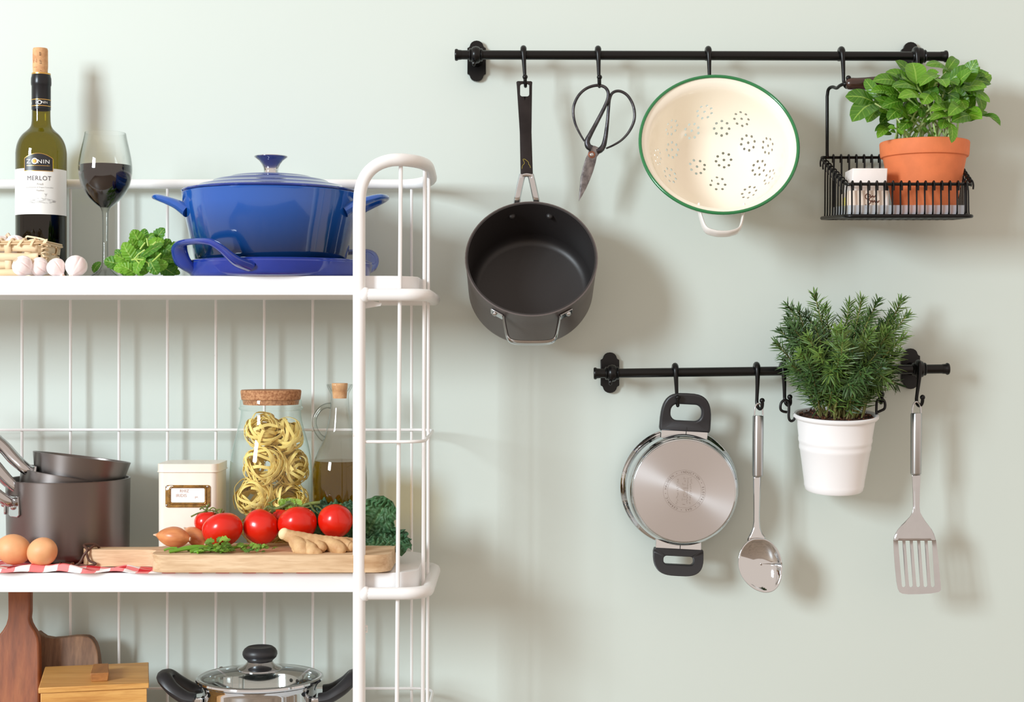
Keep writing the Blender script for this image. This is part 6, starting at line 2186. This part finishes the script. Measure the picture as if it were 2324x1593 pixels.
yb = CY + .690 * F / (D - .135)
ol = [(17, 1312), (26, 1306), (60, 1306), (69, 1312), (68.5, 1390), (67, 1404), (69.5, 1415), (75, 1425), (81, 1434), (86, 1446), (88, 1462), (89, 1500), (89, yb - 1), (-4, yb - 1), (-4, 1500), (-4, 1462), (-2, 1440), (6, 1430), (13, 1418), (17, 1404), (18, 1390)]
leaning('paddle_board', 'red-brown wooden paddle board with its handle up, left of the bamboo box', ol, .098, .135, .016, M['mahogany'])
yb2 = CY + .690 * F / (D - .090)
ol = [(80, 1436), (86, 1434), (93, 1440), (102, 1446), (120, 1449), (145, 1447), (168, 1444), (185, 1443.5), (198, 1444.5), (208, 1450), (215, 1460), (220, 1474), (223, 1490), (226, 1520), (228, yb2 - 1), (30, yb2 - 1), (30, 1500), (40, 1450), (60, 1438)]
leaning('weathered_board', 'dark weathered wooden board standing behind the bamboo box', ol, .066, .090, .018, M['walnut'], bev=.005)

# bamboo box
zl = H - .4965
bfl = Vector((P(87, 1562, .258).x, -.258, 0))
ang = math.radians(13)
ex, ey = Vector((math.cos(ang), math.sin(ang), 0)), Vector((-math.sin(ang), math.cos(ang), 0))
wbx, dbx = .1565, .158
hb_ = zl - Z3
box = thing('bamboo_box', 'bamboo storage box with flat lid and grip on the lower shelf', 'box', bfl + ex * wbx / 2 + ey * dbx / 2 + Vector((0, 0, Z3)))
c_ = bfl + ex * wbx / 2 + ey * dbx / 2
MB = TR((c_.x, c_.y, 0)) @ Matrix.Rotation(ang, 4, 'Z')
hh_ = hb_ - .0085
for nm, ctr, sz in (('front_panel', (0, -dbx / 2 + .006, 0), (wbx - .006, .008, hh_)), ('back_panel', (0, dbx / 2 - .006, 0), (wbx - .006, .008, hh_)), ('side_panel', (-wbx / 2 + .007, 0, 0), (.008, dbx - .022, hh_)), ('side_panel', (wbx / 2 - .007, 0, 0), (.008, dbx - .022, hh_))):
    part(nm, G().box((ctr[0], ctr[1], Z3 + hh_ / 2), sz, MB), M['bamboo'], box, bevel=.0008)
part('box_bottom', G().box((0, 0, Z3 + .006), (wbx - .024, dbx - .024, .008), MB), M['bamboo'], box)
ld = part('lid', G().box((0, 0, zl - .004), (wbx, dbx, .008), MB), M['bamboo'], box, bevel=.0012)
gpx = G()
gx_, gy_ = .007, -.022
vs = []
for (y, w, h) in ((-.030, .0135, .0125), (.042, .0115, .0125)):
    for sx in (-1, 1):
        for hz in (0, 1):
            vs.append(MB @ Vector((gx_ + sx * w * (1 - .12 * (1 - hz)), gy_ + y, zl + h * hz)))
gpx.add(vs, [(0, 1, 3, 2), (4, 6, 7, 5), (0, 4, 5, 1), (2, 3, 7, 6), (1, 5, 7, 3), (0, 2, 6, 4)])
part('grip', gpx, M['bamboo_dark'], ld, bevel=.001)

# steel pot with a glass lid
kd = 0.172
ks = (D - kd) / F
k0 = P(590, 1538, kd)
ky = lambda y: H - (y - CY) * ks
kp = thing('steel_pot', 'shiny steel pot with a glass lid and black handles on the lower shelf', 'pot', (k0.x, -kd, Z3))
MK = TR((k0.x, -kd, 0))
Rk_ = 143 * ks
zr = ky(1541)
part('body', G().lathe([(0, Z3), (Rk_ - .012, Z3), (Rk_ - .010, Z3 + .004), (Rk_ - .010, zr - .012), (Rk_ - .006, zr - .006), (Rk_ - .004, zr - .003), (Rk_ - .0055, zr - .002), (Rk_ - .0075, zr - .006), (Rk_ - .0115, zr - .013), (Rk_ - .0115, Z3 + .006), (0, Z3 + .006)], 96, MK), M['chrome'], kp)
part('lid_rim', G().lathe([(Rk_ - .010, zr - .001), (Rk_ - .001, zr - .0012), (Rk_ + .0006, zr + .001), (Rk_, zr + .0038), (Rk_ - .003, zr + .0052), (Rk_ - .0048, zr + .0046), (Rk_ - .008, zr + .0046)], 96, MK), M['chrome'], kp)
zd = ky(1518)
gd2 = [(p.x, p.y) for p in cr([(Rk_ - .005, zr + .0042, 0), (Rk_ - .02, zr + .0085, 0), (Rk_ * .5, zr + .0135, 0), (.02, zd + .001, 0), (.008, zd + .0013, 0)], 5)]
lid_ = part('glass_lid', G().lathe(gd2, 72, MK), M['lidglass'], kp)
part('lid_collar', G().lathe([(.0335, zd - .0005), (.0335, zd + .0012), (.031, zd + .0028), (.026, zd + .0045), (.021, zd + .0085), (.019, zd + .012), (0, zd + .012)], 40, MK), M['chrome'], lid_)
part('knob', G().lathe([(.0165, zd + .008), (.0175, zd + .0115), (.0205, zd + .0145), (.0245, zd + .0180), (.0262, zd + .0225), (.0258, zd + .0265), (.0235, zd + .0305), (.0195, zd + .0335), (.0185, zd + .0338), (.0175, zd + .0330), (0, zd + .0322)], 48, MK), M['black_plastic'], lid_)
part('steam_rivet', G().ball(P(502, 1515.5, .105), (.0035, .0035, .0022), 12, 8), M['chrome'], lid_)
# strainer holes in the inner wall
for r in range(2):
    for k in range(6):
        a = math.radians(64 - r * 5) + math.radians(-8.2) * k + PI * 0
        zq = zr - .0175 - r * .0105
        rr_ = Rk_ - .0119
        p = Vector((k0.x + rr_ * math.cos(a), -kd + rr_ * math.sin(a), zq))
        part('strainer_hole', G().lathe([(0, .0004), (.0026, .0003), (.0030, 0)], 14, TR(p) @ rot_to((-math.cos(a), -math.sin(a), 0))), M['dark'], kp)
for sg in (-1, 1):
    bx = lambda r, t, z: Vector((k0.x + sg * r, -kd + t, zr + z))
    # moulded loop handle rising outward
    pth = [bx(Rk_ - .002, .030, -.024), bx(Rk_ + .012, .0295, -.021), bx(Rk_ + .030, .026, -.010), bx(Rk_ + .043, .018, .002), bx(Rk_ + .0475, .007, .0055), bx(Rk_ + .0475, -.007, .0055), bx(Rk_ + .043, -.018, .002), bx(Rk_ + .030, -.026, -.010), bx(Rk_ + .012, -.0295, -.021), bx(Rk_ - .002, -.030, -.024)]
    part('handle', G().tube(cr(pth, 5), [.012, .012, .0118, .0112, .0105, .0105, .0112, .0118, .012, .012], 12, sec=(.8, 1.1), up=(0, 0, 1)), M['black_plastic'], kp)
    mb = TR((k0.x + sg * (Rk_ - .004), -kd, zr - .028))
    part('handle_plate', G().box((0, 0, 0), (.022, .066, .014), mb), M['chrome'], kp, bevel=.003)
